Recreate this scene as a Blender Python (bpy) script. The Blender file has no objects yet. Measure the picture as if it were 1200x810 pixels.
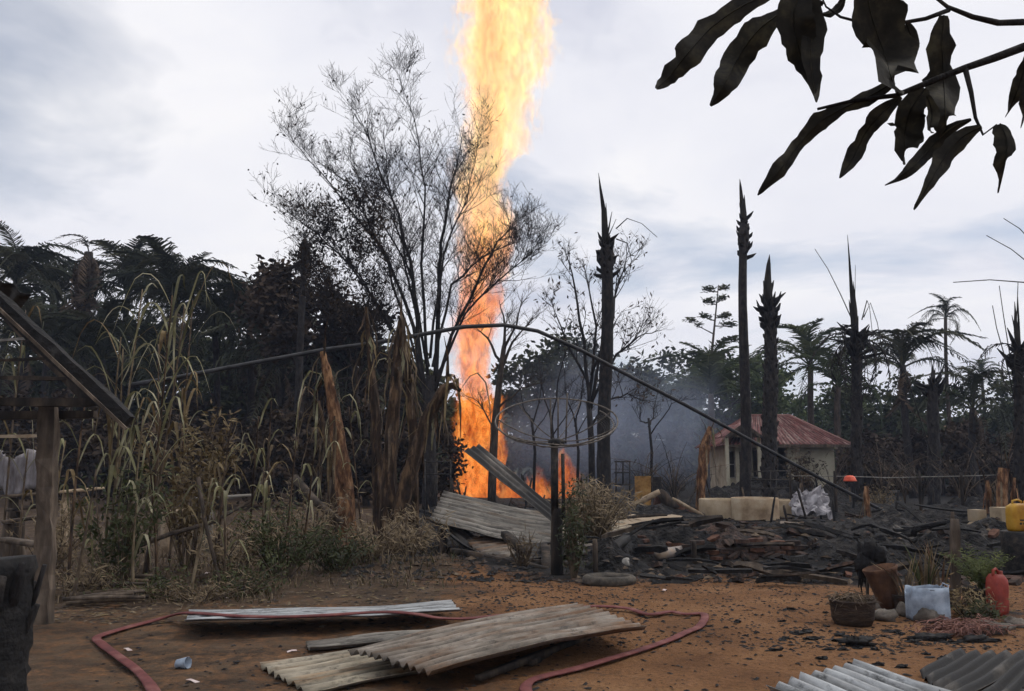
import bpy, math, random
from math import sin, cos, pi, radians, sqrt, atan2
from mathutils import Vector, Matrix, noise, Euler

SC = bpy.context.scene
COL = SC.collection

# ---------------------------------------------------------------- camera
CAM_Z, PITCH = 1.6, radians(7.86)
cd = bpy.data.cameras.new('camera')
cam = bpy.data.objects.new('camera', cd)
COL.objects.link(cam)
cd.sensor_width, cd.lens = 36.0, 30.0
cd.clip_start, cd.clip_end = 0.05, 3000.0
cam.location = (0, 0, CAM_Z)
cam.rotation_euler = (pi/2 + PITCH, 0, 0)
SC.camera = cam

# ---------------------------------------------------------------- sky and sun
SUN_EL, SUN_AZ = radians(56), radians(68)          # azimuth from +Y towards +X
w = bpy.data.worlds.new('World'); SC.world = w
w.use_nodes = True
wt = w.node_tree; wt.nodes.clear()
def wn(t, **k):
    n = wt.nodes.new(t)
    for a, b in k.items(): setattr(n, a, b)
    return n
wl = wt.links.new
sky = wn('ShaderNodeTexSky', sky_type='NISHITA', sun_disc=False, sun_elevation=SUN_EL, sun_rotation=SUN_AZ)
tc = wn('ShaderNodeTexCoord')
sep = wn('ShaderNodeSeparateXYZ'); wl(tc.outputs['Generated'], sep.inputs[0])
def wm(op, a, b=None, c=None):
    n = wn('ShaderNodeMath', operation=op)
    for i, x in enumerate((a, b, c)):
        if x is None: continue
        if isinstance(x, (int, float)): n.inputs[i].default_value = x
        else: wl(x, n.inputs[i])
    return n.outputs[0]
zz = wm('ADD', wm('MAXIMUM', sep.outputs[2], 0.0), 0.16)
cmb = wn('ShaderNodeCombineXYZ')
wl(wm('DIVIDE', sep.outputs[0], zz), cmb.inputs[0])
wl(wm('DIVIDE', sep.outputs[1], zz), cmb.inputs[1])
def wnoise(scale, detail, rough, dist, off):
    mp = wn('ShaderNodeMapping'); mp.inputs['Location'].default_value = off
    wl(cmb.outputs[0], mp.inputs[0])
    n = wn('ShaderNodeTexNoise'); wl(mp.outputs[0], n.inputs['Vector'])
    n.inputs['Scale'].default_value = scale; n.inputs['Detail'].default_value = detail
    n.inputs['Roughness'].default_value = rough; n.inputs['Distortion'].default_value = dist
    return n.outputs['Fac']
def wramp(fac, stops):
    r = wn('ShaderNodeValToRGB'); wl(fac, r.inputs[0])
    e = r.color_ramp.elements
    while len(e) < len(stops): e.new(0.5)
    for el, (p, c) in zip(e, stops): el.position = p; el.color = (*c, 1)
    return r.outputs[0]
cover = wramp(wnoise(0.85, 6, 0.56, 0.35, (3.1, 7.7, 0)), [(0.36, (.42, .42, .42)), (0.49, (1, 1, 1))])
shade = wramp(wnoise(1.1, 6, 0.55, 0.4, (11.3, 2.4, 0)),
              [(0.30, (7.2, 7.35, 8.3)), (0.42, (8.7, 8.75, 9.4)), (0.52, (9.2, 9.2, 9.7)), (0.64, (9.9, 9.8, 10.0))])
mx = wn('ShaderNodeMix', data_type='RGBA')
wl(cover, mx.inputs[0]); wl(sky.outputs[0], mx.inputs[6]); wl(shade, mx.inputs[7])
bg = wn('ShaderNodeBackground'); bg.inputs['Strength'].default_value = 0.1
wl(mx.outputs[2], bg.inputs[0])
wo = wn('ShaderNodeOutputWorld'); wl(bg.outputs[0], wo.inputs[0])

sd = bpy.data.lights.new('sun', 'SUN')
sd.energy, sd.angle, sd.color = 1.4, radians(10), (1.0, 0.95, 0.87)
sun = bpy.data.objects.new('sun', sd); COL.objects.link(sun)
S = Vector((sin(SUN_AZ)*cos(SUN_EL), cos(SUN_AZ)*cos(SUN_EL), sin(SUN_EL)))
sun.rotation_euler = S.to_track_quat('Z', 'Y').to_euler()
sun.location = (10, 10, 60)

vs = SC.view_settings
vs.view_transform, vs.look, vs.exposure, vs.gamma = 'Standard', 'None', 0.0, 1.0
SC.cycles.use_denoising = True
SC.cycles.max_bounces, SC.cycles.diffuse_bounces, SC.cycles.glossy_bounces = 4, 2, 1
SC.cycles.transmission_bounces = 2
SC.cycles.use_adaptive_sampling, SC.cycles.adaptive_threshold = True, .03
SC.cycles.use_light_tree = False
SC.cycles.transparent_max_bounces, SC.cycles.volume_bounces = 8, 1
SC.cycles.volume_max_steps = 256

# ---------------------------------------------------------------- pixels -> places
F_ = Vector((0, cos(PITCH), sin(PITCH))); U_ = Vector((0, -sin(PITCH), cos(PITCH))); O_ = Vector((0, 0, CAM_Z))
def ray(u, v): return F_ + Vector(((u-600)/1000, 0, 0)) + U_*((405-v)/1000)
def P(u, v, Y):                                     # point of the sight line at distance Y
    d = ray(u, v); return O_ + d*(Y/d.y)
def GZ(u, v, z=0.0):                                # point of the sight line at height z
    d = ray(u, v); return O_ + d*((z-CAM_Z)/d.z)

def nz(x, y, z=0.0): return noise.noise(Vector((x, y, z)))
def sstep(a, b, x):
    t = max(0.0, min(1.0, (x-a)/(b-a))); return t*t*(3-2*t)
def mound(x, y, cx, cy, rx, ry, h): return h*math.exp(-((x-cx)/rx)**2-((y-cy)/ry)**2)
def H(x, y):                                        # height of the ground
    far = sstep(24, 60, sqrt(x*x+y*y))
    z = 0.05*nz(x*.35, y*.35)*(1+2*far) + 0.020*nz(x*1.6, y*1.6, 3) + (0.011*nz(x*3.6, y*3.6, 7) - .012*max(0, nz(x*2.7+9, y*2.7, 13)-.25))*(1-far)
    z += mound(x, y, -1.3, 13.6, 1.6, .9, .16) + mound(x, y, 3.2, 15.3, 2.4, 1.2, .28) + mound(x, y, 6.5, 17, 3, 1.5, .3)
    z += mound(x, y, 5.2, 13.8, 1.4, .6, .16) + mound(x, y, -4.5, 12.5, 3, 1.3, .12)
    return z
def gnd(u, v):
    p = GZ(u, v)
    for _ in range(4): p = GZ(u, v, H(p.x, p.y))
    return p
def onG(x, y, dz=0.0): return Vector((x, y, H(x, y)+dz))

# ---------------------------------------------------------------- mesh collector
class MB:
    def __init__(s): s.v, s.f, s.mi = [], [], []
    def add(s, vs, fs, mi=0):
        o = len(s.v); s.v += [tuple(x) for x in vs]
        s.f += [tuple(i+o for i in f) for f in fs]; s.mi += [mi]*len(fs)
    def tube(s, pts, rad, n=6, mi=0, cap=True, flat=1.0, jit=0.0, rg=None, upv=None):
        pts = [Vector(p) for p in pts]; m = len(pts)
        if isinstance(rad, (int, float)): rad = [rad]*m
        up = Vector(upv) if upv else None
        vs = []
        for i, p in enumerate(pts):
            t = (pts[min(i+1, m-1)]-pts[max(i-1, 0)])
            t = t.normalized() if t.length > 1e-9 else Vector((0, 0, 1))
            if up is None: up = Vector((1, 0, 0)) if abs(t.z) > .8 else Vector((0, 0, 1))
            a = t.cross(up)
            if a.length < 1e-6: a = t.orthogonal()
            a.normalize(); b = a.cross(t).normalized(); up = b if upv is None else Vector(upv)
            for k in range(n):
                q = 2*pi*k/n
                r = rad[i]*(1+(rg.uniform(-jit, jit) if rg else 0))
                vs.append(p + a*(cos(q)*r) + b*(sin(q)*r*flat))
        fs = [(i*n+k, i*n+(k+1) % n, (i+1)*n+(k+1) % n, (i+1)*n+k) for i in range(m-1) for k in range(n)]
        if cap: fs += [tuple(range(n-1, -1, -1)), tuple((m-1)*n+k for k in range(n))]
        s.add(vs, fs, mi)
    def beam(s, p0, p1, w, h, rg, seg=5, jit=.12, mi=0, roll=0.0, bow=0.0):
        p0, p1 = Vector(p0), Vector(p1); d = (p1-p0); L = d.length; d.normalize()
        a = d.cross(Vector((0, 0, 1)))
        if a.length < .05: a = d.cross(Vector((0, 1, 0)))
        a.normalize(); b = a.cross(d)
        a, b = a*cos(roll)+b*sin(roll), b*cos(roll)-a*sin(roll)
        vs = []
        for i in range(seg+1):
            t = i/seg; c = p0+d*(L*t)+Vector((0, 0, bow*4*t*(1-t)))
            e = (rg.uniform(.65, .95) if i in (0, seg) else 1.0)
            for sx, sy in ((-1, -1), (1, -1), (1, 1), (-1, 1)):
                vs.append(c+a*(sx*w/2*e*(1+rg.uniform(-jit, jit)))+b*(sy*h/2*e*(1+rg.uniform(-jit, jit)))+d*rg.uniform(-jit, jit)*w*.4)
        fs = [(i*4+k, i*4+(k+1) % 4, (i+1)*4+(k+1) % 4, (i+1)*4+k) for i in range(seg) for k in range(4)]
        fs += [(3, 2, 1, 0), tuple(seg*4+k for k in range(4))]
        s.add(vs, fs, mi)
    def box(s, c, size, rot=None, mi=0, taper=1.0):
        c = Vector(c); R = rot if rot is not None else Matrix.Identity(3); x, y, z = (q/2 for q in size)
        vs = [c+R @ Vector((sx*x*(taper if sz > 0 else 1), sy*y*(taper if sz > 0 else 1), sz*z)) for sz in (-1, 1) for sx, sy in ((-1, -1), (1, -1), (1, 1), (-1, 1))]
        s.add(vs, [(3, 2, 1, 0), (4, 5, 6, 7), (0, 1, 5, 4), (1, 2, 6, 5), (2, 3, 7, 6), (3, 0, 4, 7)], mi)
    def ribbon(s, pts, wid, side, fold=0.0, mi=0):   # a leaf: two quads across, folded along the midrib
        pts = [Vector(p) for p in pts]; m = len(pts)
        vs = []
        for i, p in enumerate(pts):
            t = (pts[min(i+1, m-1)]-pts[max(i-1, 0)])
            t = t.normalized() if t.length > 1e-9 else Vector((0, 0, 1))
            sd_ = Vector(side[i] if isinstance(side, list) else side); sd_ = sd_-t*sd_.dot(t)
            if sd_.length < 1e-6: sd_ = t.orthogonal()
            sd_.normalize(); n_ = t.cross(sd_)
            w_ = wid[i]/2
            vs += [p-sd_*w_*cos(fold)+n_*w_*sin(fold), p, p+sd_*w_*cos(fold)+n_*w_*sin(fold)]
        fs = []
        for i in range(m-1):
            a, b = i*3, (i+1)*3
            fs += [(a, a+1, b+1, b), (a+1, a+2, b+2, b+1)]
        s.add(vs, fs, mi)
    def quad(s, c, a, b, mi=0):
        s.add([c-a-b, c+a-b, c+a+b, c-a+b], [(0, 1, 2, 3)], mi)
    def leafq(s, c, ax, sd_, mi=0):                  # pointed leaf, 4 verts
        s.add([c-ax, c+sd_, c+ax, c-sd_], [(0, 1, 2, 3)], mi)
    def lathe(s, prof, n=20, c=(0, 0, 0), mi=0, jit=0.0, rg=None, close=False):
        c = Vector(c); vs = []
        for r, z in prof:
            for k in range(n):
                q = 2*pi*k/n; rr = r*(1+(rg.uniform(-jit, jit) if rg else 0))
                vs.append(c+Vector((rr*cos(q), rr*sin(q), z)))
        m = len(prof)
        fs = [(i*n+k, i*n+(k+1) % n, (i+1)*n+(k+1) % n, (i+1)*n+k) for i in range(m-1) for k in range(n)]
        if close: fs += [tuple(range(n-1, -1, -1)), tuple((m-1)*n+k for k in range(n))]
        s.add(vs, fs, mi)
    def blob(s, c, r, seed=0, rough=.25, n=10, m=7, freq=1.3, mi=0):
        c = Vector(c); rx, ry, rz = r if isinstance(r, (tuple, list)) else (r, r, r); vs = []
        def pt(a, b):
            d = Vector((cos(a)*cos(b), sin(a)*cos(b), sin(b)))
            k = 1+rough*(nz(d.x*freq+seed*3.7, d.y*freq+seed*1.3, d.z*freq)+.5*nz(d.x*3*freq+seed, d.y*3*freq, d.z*3*freq))*1.4
            return c+Vector((d.x*rx*k, d.y*ry*k, d.z*rz*k))
        vs.append(pt(0, -pi/2))
        for i in range(1, m):
            for k in range(n): vs.append(pt(2*pi*k/n, -pi/2+pi*i/m))
        vs.append(pt(0, pi/2)); last = len(vs)-1
        fs = [(0, 1+(k+1) % n, 1+k) for k in range(n)]
        fs += [(1+i*n+k, 1+i*n+(k+1) % n, 1+(i+1)*n+(k+1) % n, 1+(i+1)*n+k) for i in range(m-2) for k in range(n)]
        fs += [(1+(m-2)*n+k, 1+(m-2)*n+(k+1) % n, last) for k in range(n)]
        s.add(vs, fs, mi)
    def mesh(s, name, mats, smooth=True, origin=None):
        me = bpy.data.meshes.new(name)
        if origin is not None:
            o = Vector(origin); s.v = [tuple(Vector(x)-o) for x in s.v]
        me.from_pydata(s.v, [], s.f)
        if not isinstance(mats, (list, tuple)): mats = [mats]
        for m_ in mats: me.materials.append(m_)
        if len(mats) > 1: me.polygons.foreach_set('material_index', s.mi)
        if smooth: me.polygons.foreach_set('use_smooth', [True]*len(s.f))
        me.update(); return me
    def build(s, name, mats, parent=None, smooth=True, origin=None, **props):
        if parent is not None and origin is None: origin = wloc(parent)
        me = s.mesh(name, mats, smooth, origin)
        return link(name, me, parent, (0, 0, 0) if parent is not None else (origin or (0, 0, 0)), **props)

def wloc(o):
    p = Vector(o.location)
    while o.parent: o = o.parent; p = p+Vector(o.location)
    return p
def link(name, data, parent=None, loc=(0, 0, 0), rot=None, scale=None, **props):
    o = bpy.data.objects.new(name, data); COL.objects.link(o)
    o.location = loc
    if rot is not None: o.rotation_euler = rot
    if scale is not None: o.scale = scale if isinstance(scale, (tuple, list)) else (scale,)*3
    if parent is not None: o.parent = parent
    for k, v in props.items():
        if v is not None: o[k] = v
    return o
def T(name, label, cat, loc, group=None):
    return link(name, None, None, loc, label=label, category=cat, group=group)
def thing(mb, name, mat, label, cat, origin=None, group=None, smooth=True):
    return mb.build(name, mat, None, smooth, origin, label=label, category=cat, group=group)

# ---------------------------------------------------------------- materials
def mk(name, cols, scale=6.0, rough=.9, bump=.35, stretch=(1, 1, 1), detail=4, rand=.18, metal=0.0, transl=0.0, bscale=None, bdist=.02, spec=.25, contrast=(.32, .68), coord='Object'):
    m = bpy.data.materials.new(name); m.use_nodes = True
    t = m.node_tree; b = t.nodes['Principled BSDF']; L = t.links.new
    tcn = t.nodes.new('ShaderNodeTexCoord'); mp = t.nodes.new('ShaderNodeMapping'); mp.inputs['Scale'].default_value = stretch
    L(tcn.outputs[coord], mp.inputs[0])
    oi = t.nodes.new('ShaderNodeObjectInfo')
    ad = t.nodes.new('ShaderNodeVectorMath'); ad.operation = 'ADD'
    sc_ = t.nodes.new('ShaderNodeVectorMath'); sc_.operation = 'SCALE'; sc_.inputs[0].default_value = (13, 7, 5); L(oi.outputs['Random'], sc_.inputs[3])
    L(mp.outputs[0], ad.inputs[0]); L(sc_.outputs[0], ad.inputs[1])
    n = t.nodes.new('ShaderNodeTexNoise'); n.inputs['Scale'].default_value = scale; n.inputs['Detail'].default_value = detail; n.inputs['Roughness'].default_value = .62
    L(ad.outputs[0], n.inputs['Vector'])
    r = t.nodes.new('ShaderNodeValToRGB'); e = r.color_ramp.elements
    while len(e) < len(cols): e.new(.5)
    lo, hi = contrast
    for i, (el, c) in enumerate(zip(e, cols)):
        el.position = lo+(hi-lo)*i/max(1, len(cols)-1); el.color = (*c, 1)
    L(n.outputs['Fac'], r.inputs[0])
    mr = t.nodes.new('ShaderNodeMapRange'); mr.inputs[3].default_value = 1-rand; mr.inputs[4].default_value = 1+rand; L(oi.outputs['Random'], mr.inputs[0])
    mu = t.nodes.new('ShaderNodeVectorMath'); mu.operation = 'SCALE'; L(r.outputs[0], mu.inputs[0]); L(mr.outputs[0], mu.inputs[3])
    L(mu.outputs[0], b.inputs['Base Color'])
    b.inputs['Roughness'].default_value = rough; b.inputs['Metallic'].default_value = metal; b.inputs['Specular IOR Level'].default_value = spec
    if bump:
        n2 = t.nodes.new('ShaderNodeTexNoise'); n2.inputs['Scale'].default_value = bscale or scale*3; n2.inputs['Detail'].default_value = 3
        L(ad.outputs[0], n2.inputs['Vector'])
        bp = t.nodes.new('ShaderNodeBump'); bp.inputs['Strength'].default_value = bump; bp.inputs['Distance'].default_value = bdist
        L(n2.outputs['Fac'], bp.inputs['Height']); L(bp.outputs[0], b.inputs['Normal'])
    if transl:
        tr = t.nodes.new('ShaderNodeBsdfTranslucent'); L(mu.outputs[0], tr.inputs[0])
        ms = t.nodes.new('ShaderNodeMixShader'); ms.inputs[0].default_value = transl
        L(b.outputs[0], ms.inputs[1]); L(tr.outputs[0], ms.inputs[2]); L(ms.outputs[0], t.nodes['Material Output'].inputs[0])
    return m
CHAR = mk('char', [(.008, .008, .009), (.016, .015, .015), (.05, .047, .045)], 7, .85, .7, bdist=.03, contrast=(.35, .8))
CHARW = mk('charred_wood', [(.010, .009, .009), (.03, .024, .02), (.085, .062, .045)], 5, .9, .7, (1, 1, .35), bdist=.02)
WOODG = mk('weathered_wood', [(.028, .022, .018), (.075, .057, .043), (.16, .125, .095)], 6, .9, .5, (1, 1, .3))
WOODT = mk('tan_plank', [(.16, .11, .07), (.32, .24, .16), (.46, .37, .27)], 5, .85, .4)
BARKB = mk('burnt_bark', [(.010, .009, .010), (.022, .02, .02), (.045, .038, .034)], 9, .95, .8, (1, 1, .5), bdist=.04)
BARK = mk('brown_bark', [(.02, .016, .013), (.05, .038, .03), (.085, .065, .05)], 8, .95, .7, (1, 1, .4))
BANANA = mk('banana_sheath', [(.022, .014, .010), (.12, .056, .028), (.32, .18, .09)], 7, .85, .7, (1.4, 1.4, .45), contrast=(.3, .66))
BANANA2 = mk('banana_sheath_dark', [(.012, .009, .007), (.045, .028, .018), (.15, .095, .055)], 7, .9, .7, (1.4, 1.4, .4))
DRYLEAF = mk('dry_leaf', [(.065, .042, .02), (.15, .105, .05), (.28, .22, .12)], 3, .7, .15, transl=.25, rand=.35)
CANELEAF = mk('cane_leaf', [(.085, .082, .040), (.20, .19, .10), (.46, .43, .30)], 1.6, .65, .1, transl=.3, rand=.35)
GREENLEAF = mk('weed_leaf', [(.022, .028, .011), (.045, .054, .02), (.085, .092, .038)], 3, .7, .1, transl=.25, rand=.3)
FERN = mk('fern_leaf', [(.04, .055, .015), (.08, .10, .028), (.14, .155, .05)], 3, .7, .1, transl=.3)
PALML = mk('palm_leaf', [(.022, .027, .020), (.044, .050, .034), (.085, .086, .056)], 1.2, .75, 0, rand=.3, spec=.05, detail=1)
PALMG = mk('palm_leaf_green', [(.03, .042, .02), (.06, .075, .035), (.10, .115, .06)], 1.2, .8, 0, rand=.25, transl=.15, spec=.05, detail=1)
PALMB = mk('palm_leaf_burnt', [(.012, .011, .011), (.022, .02, .018), (.04, .034, .028)], 1.5, .9, 0, rand=.3)
PALMD = mk('palm_leaf_dead', [(.03, .022, .016), (.065, .047, .034), (.11, .08, .055)], 1.5, .9, 0, rand=.3)
CROWN = mk('tree_leaf', [(.020, .026, .014), (.044, .052, .027), (.08, .085, .043)], .9, .9, 0, rand=.2, transl=.08, spec=.04, detail=1)
CROWNG = mk('tree_leaf_green', [(.025, .04, .015), (.055, .075, .028), (.10, .115, .05)], .8, .9, 0, rand=.2, transl=.12, spec=.05, detail=1)
CROWNB = mk('tree_leaf_scorched', [(.018, .014, .012), (.045, .034, .026), (.09, .066, .048)], .9, .9, 0, rand=.25, spec=.04, detail=1)
MANGO = mk('mango_leaf', [(.012, .011, .010), (.022, .020, .016), (.055, .048, .03)], 22, .8, .4, bdist=.004, transl=.22)
ROCK = mk('rock', [(.05, .042, .034), (.11, .095, .08), (.19, .165, .14)], 8, .95, .6)
BRICK = mk('brick', [(.04, .022, .017), (.09, .042, .028), (.16, .095, .066)], 9, .95, .5, rand=.3)
BRICKB = mk('sooty_brick', [(.012, .011, .010), (.035, .024, .02), (.10, .058, .042)], 8, .95, .5, rand=.3)
CONC = mk('concrete', [(.22, .165, .105), (.34, .265, .175), (.43, .35, .25)], 3, .9, .3, contrast=(.25, .7))
PLASTER = mk('plaster', [(.17, .145, .10), (.33, .30, .225), (.43, .40, .31)], 1.2, .9, .15, contrast=(.25, .6))
IRON = mk('burnt_iron', [(.012, .012, .013), (.03, .028, .027), (.07, .055, .045)], 12, .7, .4, metal=.3)
PIPEM = mk('black_pipe', [(.010, .010, .011), (.018, .018, .02), (.035, .035, .038)], 4, .55, .2)
STEEL = mk('pale_steel', [(.10, .095, .09), (.20, .19, .175), (.30, .28, .25)], 8, .6, .2, metal=.35)
TWIG = mk('dry_twig', [(.035, .026, .02), (.09, .065, .045), (.16, .12, .08)], 6, .9, .2, rand=.3)
STRAW = mk('dry_straw', [(.07, .052, .032), (.145, .108, .066), (.25, .195, .125)], 5, .85, .1, rand=.3, transl=.1)
# ================================================================ GROUND
def axis(lo, hi, step, grow, end):
    a = [lo]
    while a[-1] < hi: a.append(a[-1]+step)
    s_ = step
    while a[-1] < end: s_ *= grow; a.append(a[-1]+s_)
    return a
def ash_at(x, y):
    wob = 1.6*nz(x*.45, y*.45, 5)+.7*nz(x*1.4, y*1.4, 9)
    edge = 12.1 if x > 1.0 else 12.1+(1.0-x)*.75
    a = sstep(-.9, .9, y+wob*.55-edge)*sstep(-4.0, -1.5, x+.4*wob)
    a *= 1-.8*sstep(0, 1, 1-((x-2.0)/2.2)**2-((y-20)/3.2)**2)          # bare tan patch of earth behind the dish
    b = sstep(0, 1.2, 1-((x-4.9)/1.5)**2-((y-9.6)/.8)**2+.5*wob)*.55
    return max(0, min(1, max(a, b)))
def humus_shade_at(x, y):
    wob = nz(x*.6, y*.6, 15)+.5*nz(x*1.9, y*1.9, 19)
    a = sstep(-.8, 1.0, y-9.6+wob*1.0)*sstep(.9, -1.0, x+.7+wob*.6)
    b = sstep(3.0, -2.6, x+.9*wob+(y-7)*.25)*.62  # shade over the left foreground, painted in as darker soil
    return max(0, min(1, max(a, b, sstep(26, 34, y))))
xs_r = axis(0, 9, .11, 1.14, 900); xs = [-q for q in reversed(xs_r[1:])]+xs_r
ys_f = axis(3.2, 16, .11, 1.07, 1500); ys_b = axis(0, .1, .5, 1.4, 300); ys = [3.2-q for q in reversed(ys_b[1:])]+ys_f
nx, ny = len(xs), len(ys)
gv = [(x, y, H(x, y)) for y in ys for x in xs]
gf = [(j*nx+i, j*nx+i+1, (j+1)*nx+i+1, (j+1)*nx+i) for j in range(ny-1) for i in range(nx-1)]
gm = bpy.data.meshes.new('ground'); gm.from_pydata(gv, [], gf)
gm.polygons.foreach_set('use_smooth', [True]*len(gf))
at = gm.attributes.new('ash', 'FLOAT', 'POINT'); at.data.foreach_set('value', [ash_at(x, y) for x, y, z in gv])
at = gm.attributes.new('humus_shade', 'FLOAT', 'POINT'); at.data.foreach_set('value', [humus_shade_at(x, y) for x, y, z in gv])
m = bpy.data.materials.new('yard_soil'); m.use_nodes = True
t = m.node_tree; b = t.nodes['Principled BSDF']; L = t.links.new
def tn(kind, **k):
    n = t.nodes.new(kind)
    for a_, b_ in k.items(): setattr(n, a_, b_)
    return n
tcg = tn('ShaderNodeTexCoord')
def nse(scale, detail=6, rough=.6):
    n = tn('ShaderNodeTexNoise'); n.inputs['Scale'].default_value = scale; n.inputs['Detail'].default_value = detail; n.inputs['Roughness'].default_value = rough
    L(tcg.outputs['Object'], n.inputs['Vector']); return n.outputs['Fac']
def rmp(fac, stops):
    r = tn('ShaderNodeValToRGB'); L(fac, r.inputs[0]); e = r.color_ramp.elements
    while len(e) < len(stops): e.new(.5)
    for el, (p_, c_) in zip(e, stops): el.position = p_; el.color = (*c_, 1) if isinstance(c_, tuple) else (c_, c_, c_, 1)
    return r.outputs[0]
def mixc(fac, c1, c2, blend='MIX'):
    n = tn('ShaderNodeMix', data_type='RGBA', blend_type=blend)
    if isinstance(fac, (int, float)): n.inputs[0].default_value = fac
    else: L(fac, n.inputs[0])
    L(c1, n.inputs[6]); L(c2, n.inputs[7]); return n.outputs[2]
def mth(op, a_, b_):
    n = tn('ShaderNodeMath', operation=op)
    for i, q in enumerate((a_, b_)):
        if isinstance(q, (int, float)): n.inputs[i].default_value = q
        else: L(q, n.inputs[i])
    return n.outputs[0]
def attr(nm): n = tn('ShaderNodeAttribute', attribute_name=nm); return n.outputs['Fac']
sand = rmp(nse(.9, 5), [(.3, (.098, .047, .022)), (.5, (.160, .080, .037)), (.7, (.225, .121, .059))])
sandf = rmp(nse(26, 4, .7), [(.3, .62), (.5, 1.0), (.72, 1.18)])
sand = mixc(1.0, sand, sandf, 'MULTIPLY')
hum_shade = rmp(nse(2.2, 6, .7), [(.3, (.030, .021, .015)), (.5, (.062, .042, .028)), (.72, (.115, .078, .05))])  # undergrowth soil colour, also the tone of the painted left shade
ashc = rmp(nse(3.2, 6, .75), [(.33, (.008, .008, .009)), (.52, (.020, .019, .019)), (.68, (.055, .048, .044)), (.82, (.14, .12, .105))])
brk = nse(4.5, 5, .72); brk2 = nse(11, 4, .7)
def edge_mask(a_): # the attribute's soft border broken into patches by noise
    v_ = mth('ADD', a_, mth('ADD', mth('MULTIPLY', mth('SUBTRACT', brk, .5), 1.3), mth('MULTIPLY', mth('SUBTRACT', brk2, .5), .7)))
    return rmp(v_, [(.30, 0.0), (.68, 1.0)])
c = mixc(edge_mask(attr('humus_shade')), sand, hum_shade)
c = mixc(edge_mask(attr('ash')), c, ashc)
spk = rmp(nse(46, 3, .6), [(.31, .32), (.38, 1.0)])
c = mixc(.8, c, spk, 'MULTIPLY')
L(c, b.inputs['Base Color']); b.inputs['Roughness'].default_value = .95; b.inputs['Specular IOR Level'].default_value = .12
hgt = mth('ADD', mth('MULTIPLY', nse(9, 4, .7), 1.0), mth('MULTIPLY', nse(60, 3, .7), .3))
bp = tn('ShaderNodeBump'); bp.inputs['Strength'].default_value = .75; bp.inputs['Distance'].default_value = .05
L(hgt, bp.inputs['Height']); L(bp.outputs[0], b.inputs['Normal'])
gm.materials.append(m)
link('ground', gm, None, (0, 0, 0), kind='structure')

# low wooded rise closing the view
hv, hf = [], []
nh = 90
for j in range(5):
    for i in range(nh+1):
        x = -260+520*i/nh; prof = (0, .55, .85, 1, .2)[j]
        hgt_ = (7.5+2.5*nz(x*.02, 3)+1.2*nz(x*.07, 8))*prof
        hv.append((x, 128+j*14+6*nz(x*.03, j), hgt_-.6))
hf = [(j*(nh+1)+i, j*(nh+1)+i+1, (j+1)*(nh+1)+i+1, (j+1)*(nh+1)+i) for j in range(4) for i in range(nh)]
hm = bpy.data.meshes.new('hills'); hm.from_pydata(hv, [], hf)
hm.materials.append(mk('wooded_hill', [(.012, .017, .009), (.028, .036, .017), (.05, .06, .028)], .35, .95, 1.0, bscale=.8, bdist=1.0))
link('hills', hm, None, (0, 0, 0), kind='structure')

HEAPS = [(780, 640, 14.6, (1.5, .9), .30), (860, 642, 14.8, (1.6, 1.0), .24), (940, 640, 15, (1.5, .9), .2), (830, 618, 18.5, (2.4, 1.2), .2), (950, 615, 19.5, (2.6, 1.2), .24), (1050, 618, 18.5, (2.4, 1.3), .36), (1020, 650, 14, (1.4, .8), .3), (1130, 640, 14.5, (1.6, 1.0), .35), (1100, 610, 21, (2.6, 1.2), .36), (1190, 625, 16, (1.6, 1.0), .4), (720, 655, 13.3, (.8, .5), .26), (990, 596, 27, (3, 1.4), .4), (1150, 596, 26, (3, 1.4), .45), (760, 600, 25, (2.2, 1.2), .35), (910, 592, 33, (4.5, 1.6), .85), (560, 585, 27, (3.0, 1.4), .35), (650, 585, 28, (3.0, 1.4), .35)]
HPOS = [(P(u, v, Y).x, P(u, v, Y).y, r, h, 10+i) for i, (u, v, Y, r, h) in enumerate(HEAPS)]
def heap_z(x, y, hp):
    hx, hy, r, h, sd_ = hp; t_ = sqrt(((x-hx)/r[0])**2+((y-hy)/r[1])**2)
    if t_ > 1: return -.04
    return max(-.04, h*(1-t_**1.6)*(1+.8*nz(x*1.8+sd_, y*1.8)+.5*nz(x*5, y*5, sd_))-.03*t_+.06*nz(x*9, y*9, sd_)*(1-t_))
def HT(x, y): return H(x, y)+max(0.0, max(heap_z(x, y, hp) for hp in HPOS))
# charcoal crumbs and litter strewn over the sand (nobody could count them)
rg = random.Random(5)
def crumbs(name, mats, n, pick, smin, smax, flat=.5):
    mb = MB()
    for _ in range(n):
        x, y = pick(); s_ = smin+(smax-smin)*rg.random()**2.5
        c = Vector((x, y, HT(x, y)+s_*.1)); a = rg.random()*6.28
        l, w_, h_ = s_*rg.uniform(.8, 1.9), s_*rg.uniform(.4, .9), s_*flat*rg.uniform(.4, 1)
        A = Vector((cos(a), sin(a), rg.uniform(-.15, .15)))*l/2; B = Vector((-sin(a), cos(a), rg.uniform(-.15, .15)))*w_/2
        k = rg.randrange(len(mats))
        mb.add([c-A-B*rg.uniform(.3, 1), c+A-B, c+A*rg.uniform(.4, 1)+B, c-A*rg.uniform(.3, 1)+B, c+Vector((0, 0, h_))], [(0, 1, 4), (1, 2, 4), (2, 3, 4), (3, 0, 4)], k)
    return mb.build(name, mats, None, False, kind='stuff', label={'charcoal_crumbs': 'black charcoal crumbs strewn over the orange sand', 'rubble_chips': 'pale and brown rubble chips scattered over the burnt ground', 'leaf_litter': 'brown dry leaf litter on the dark soil'}[name])
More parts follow.
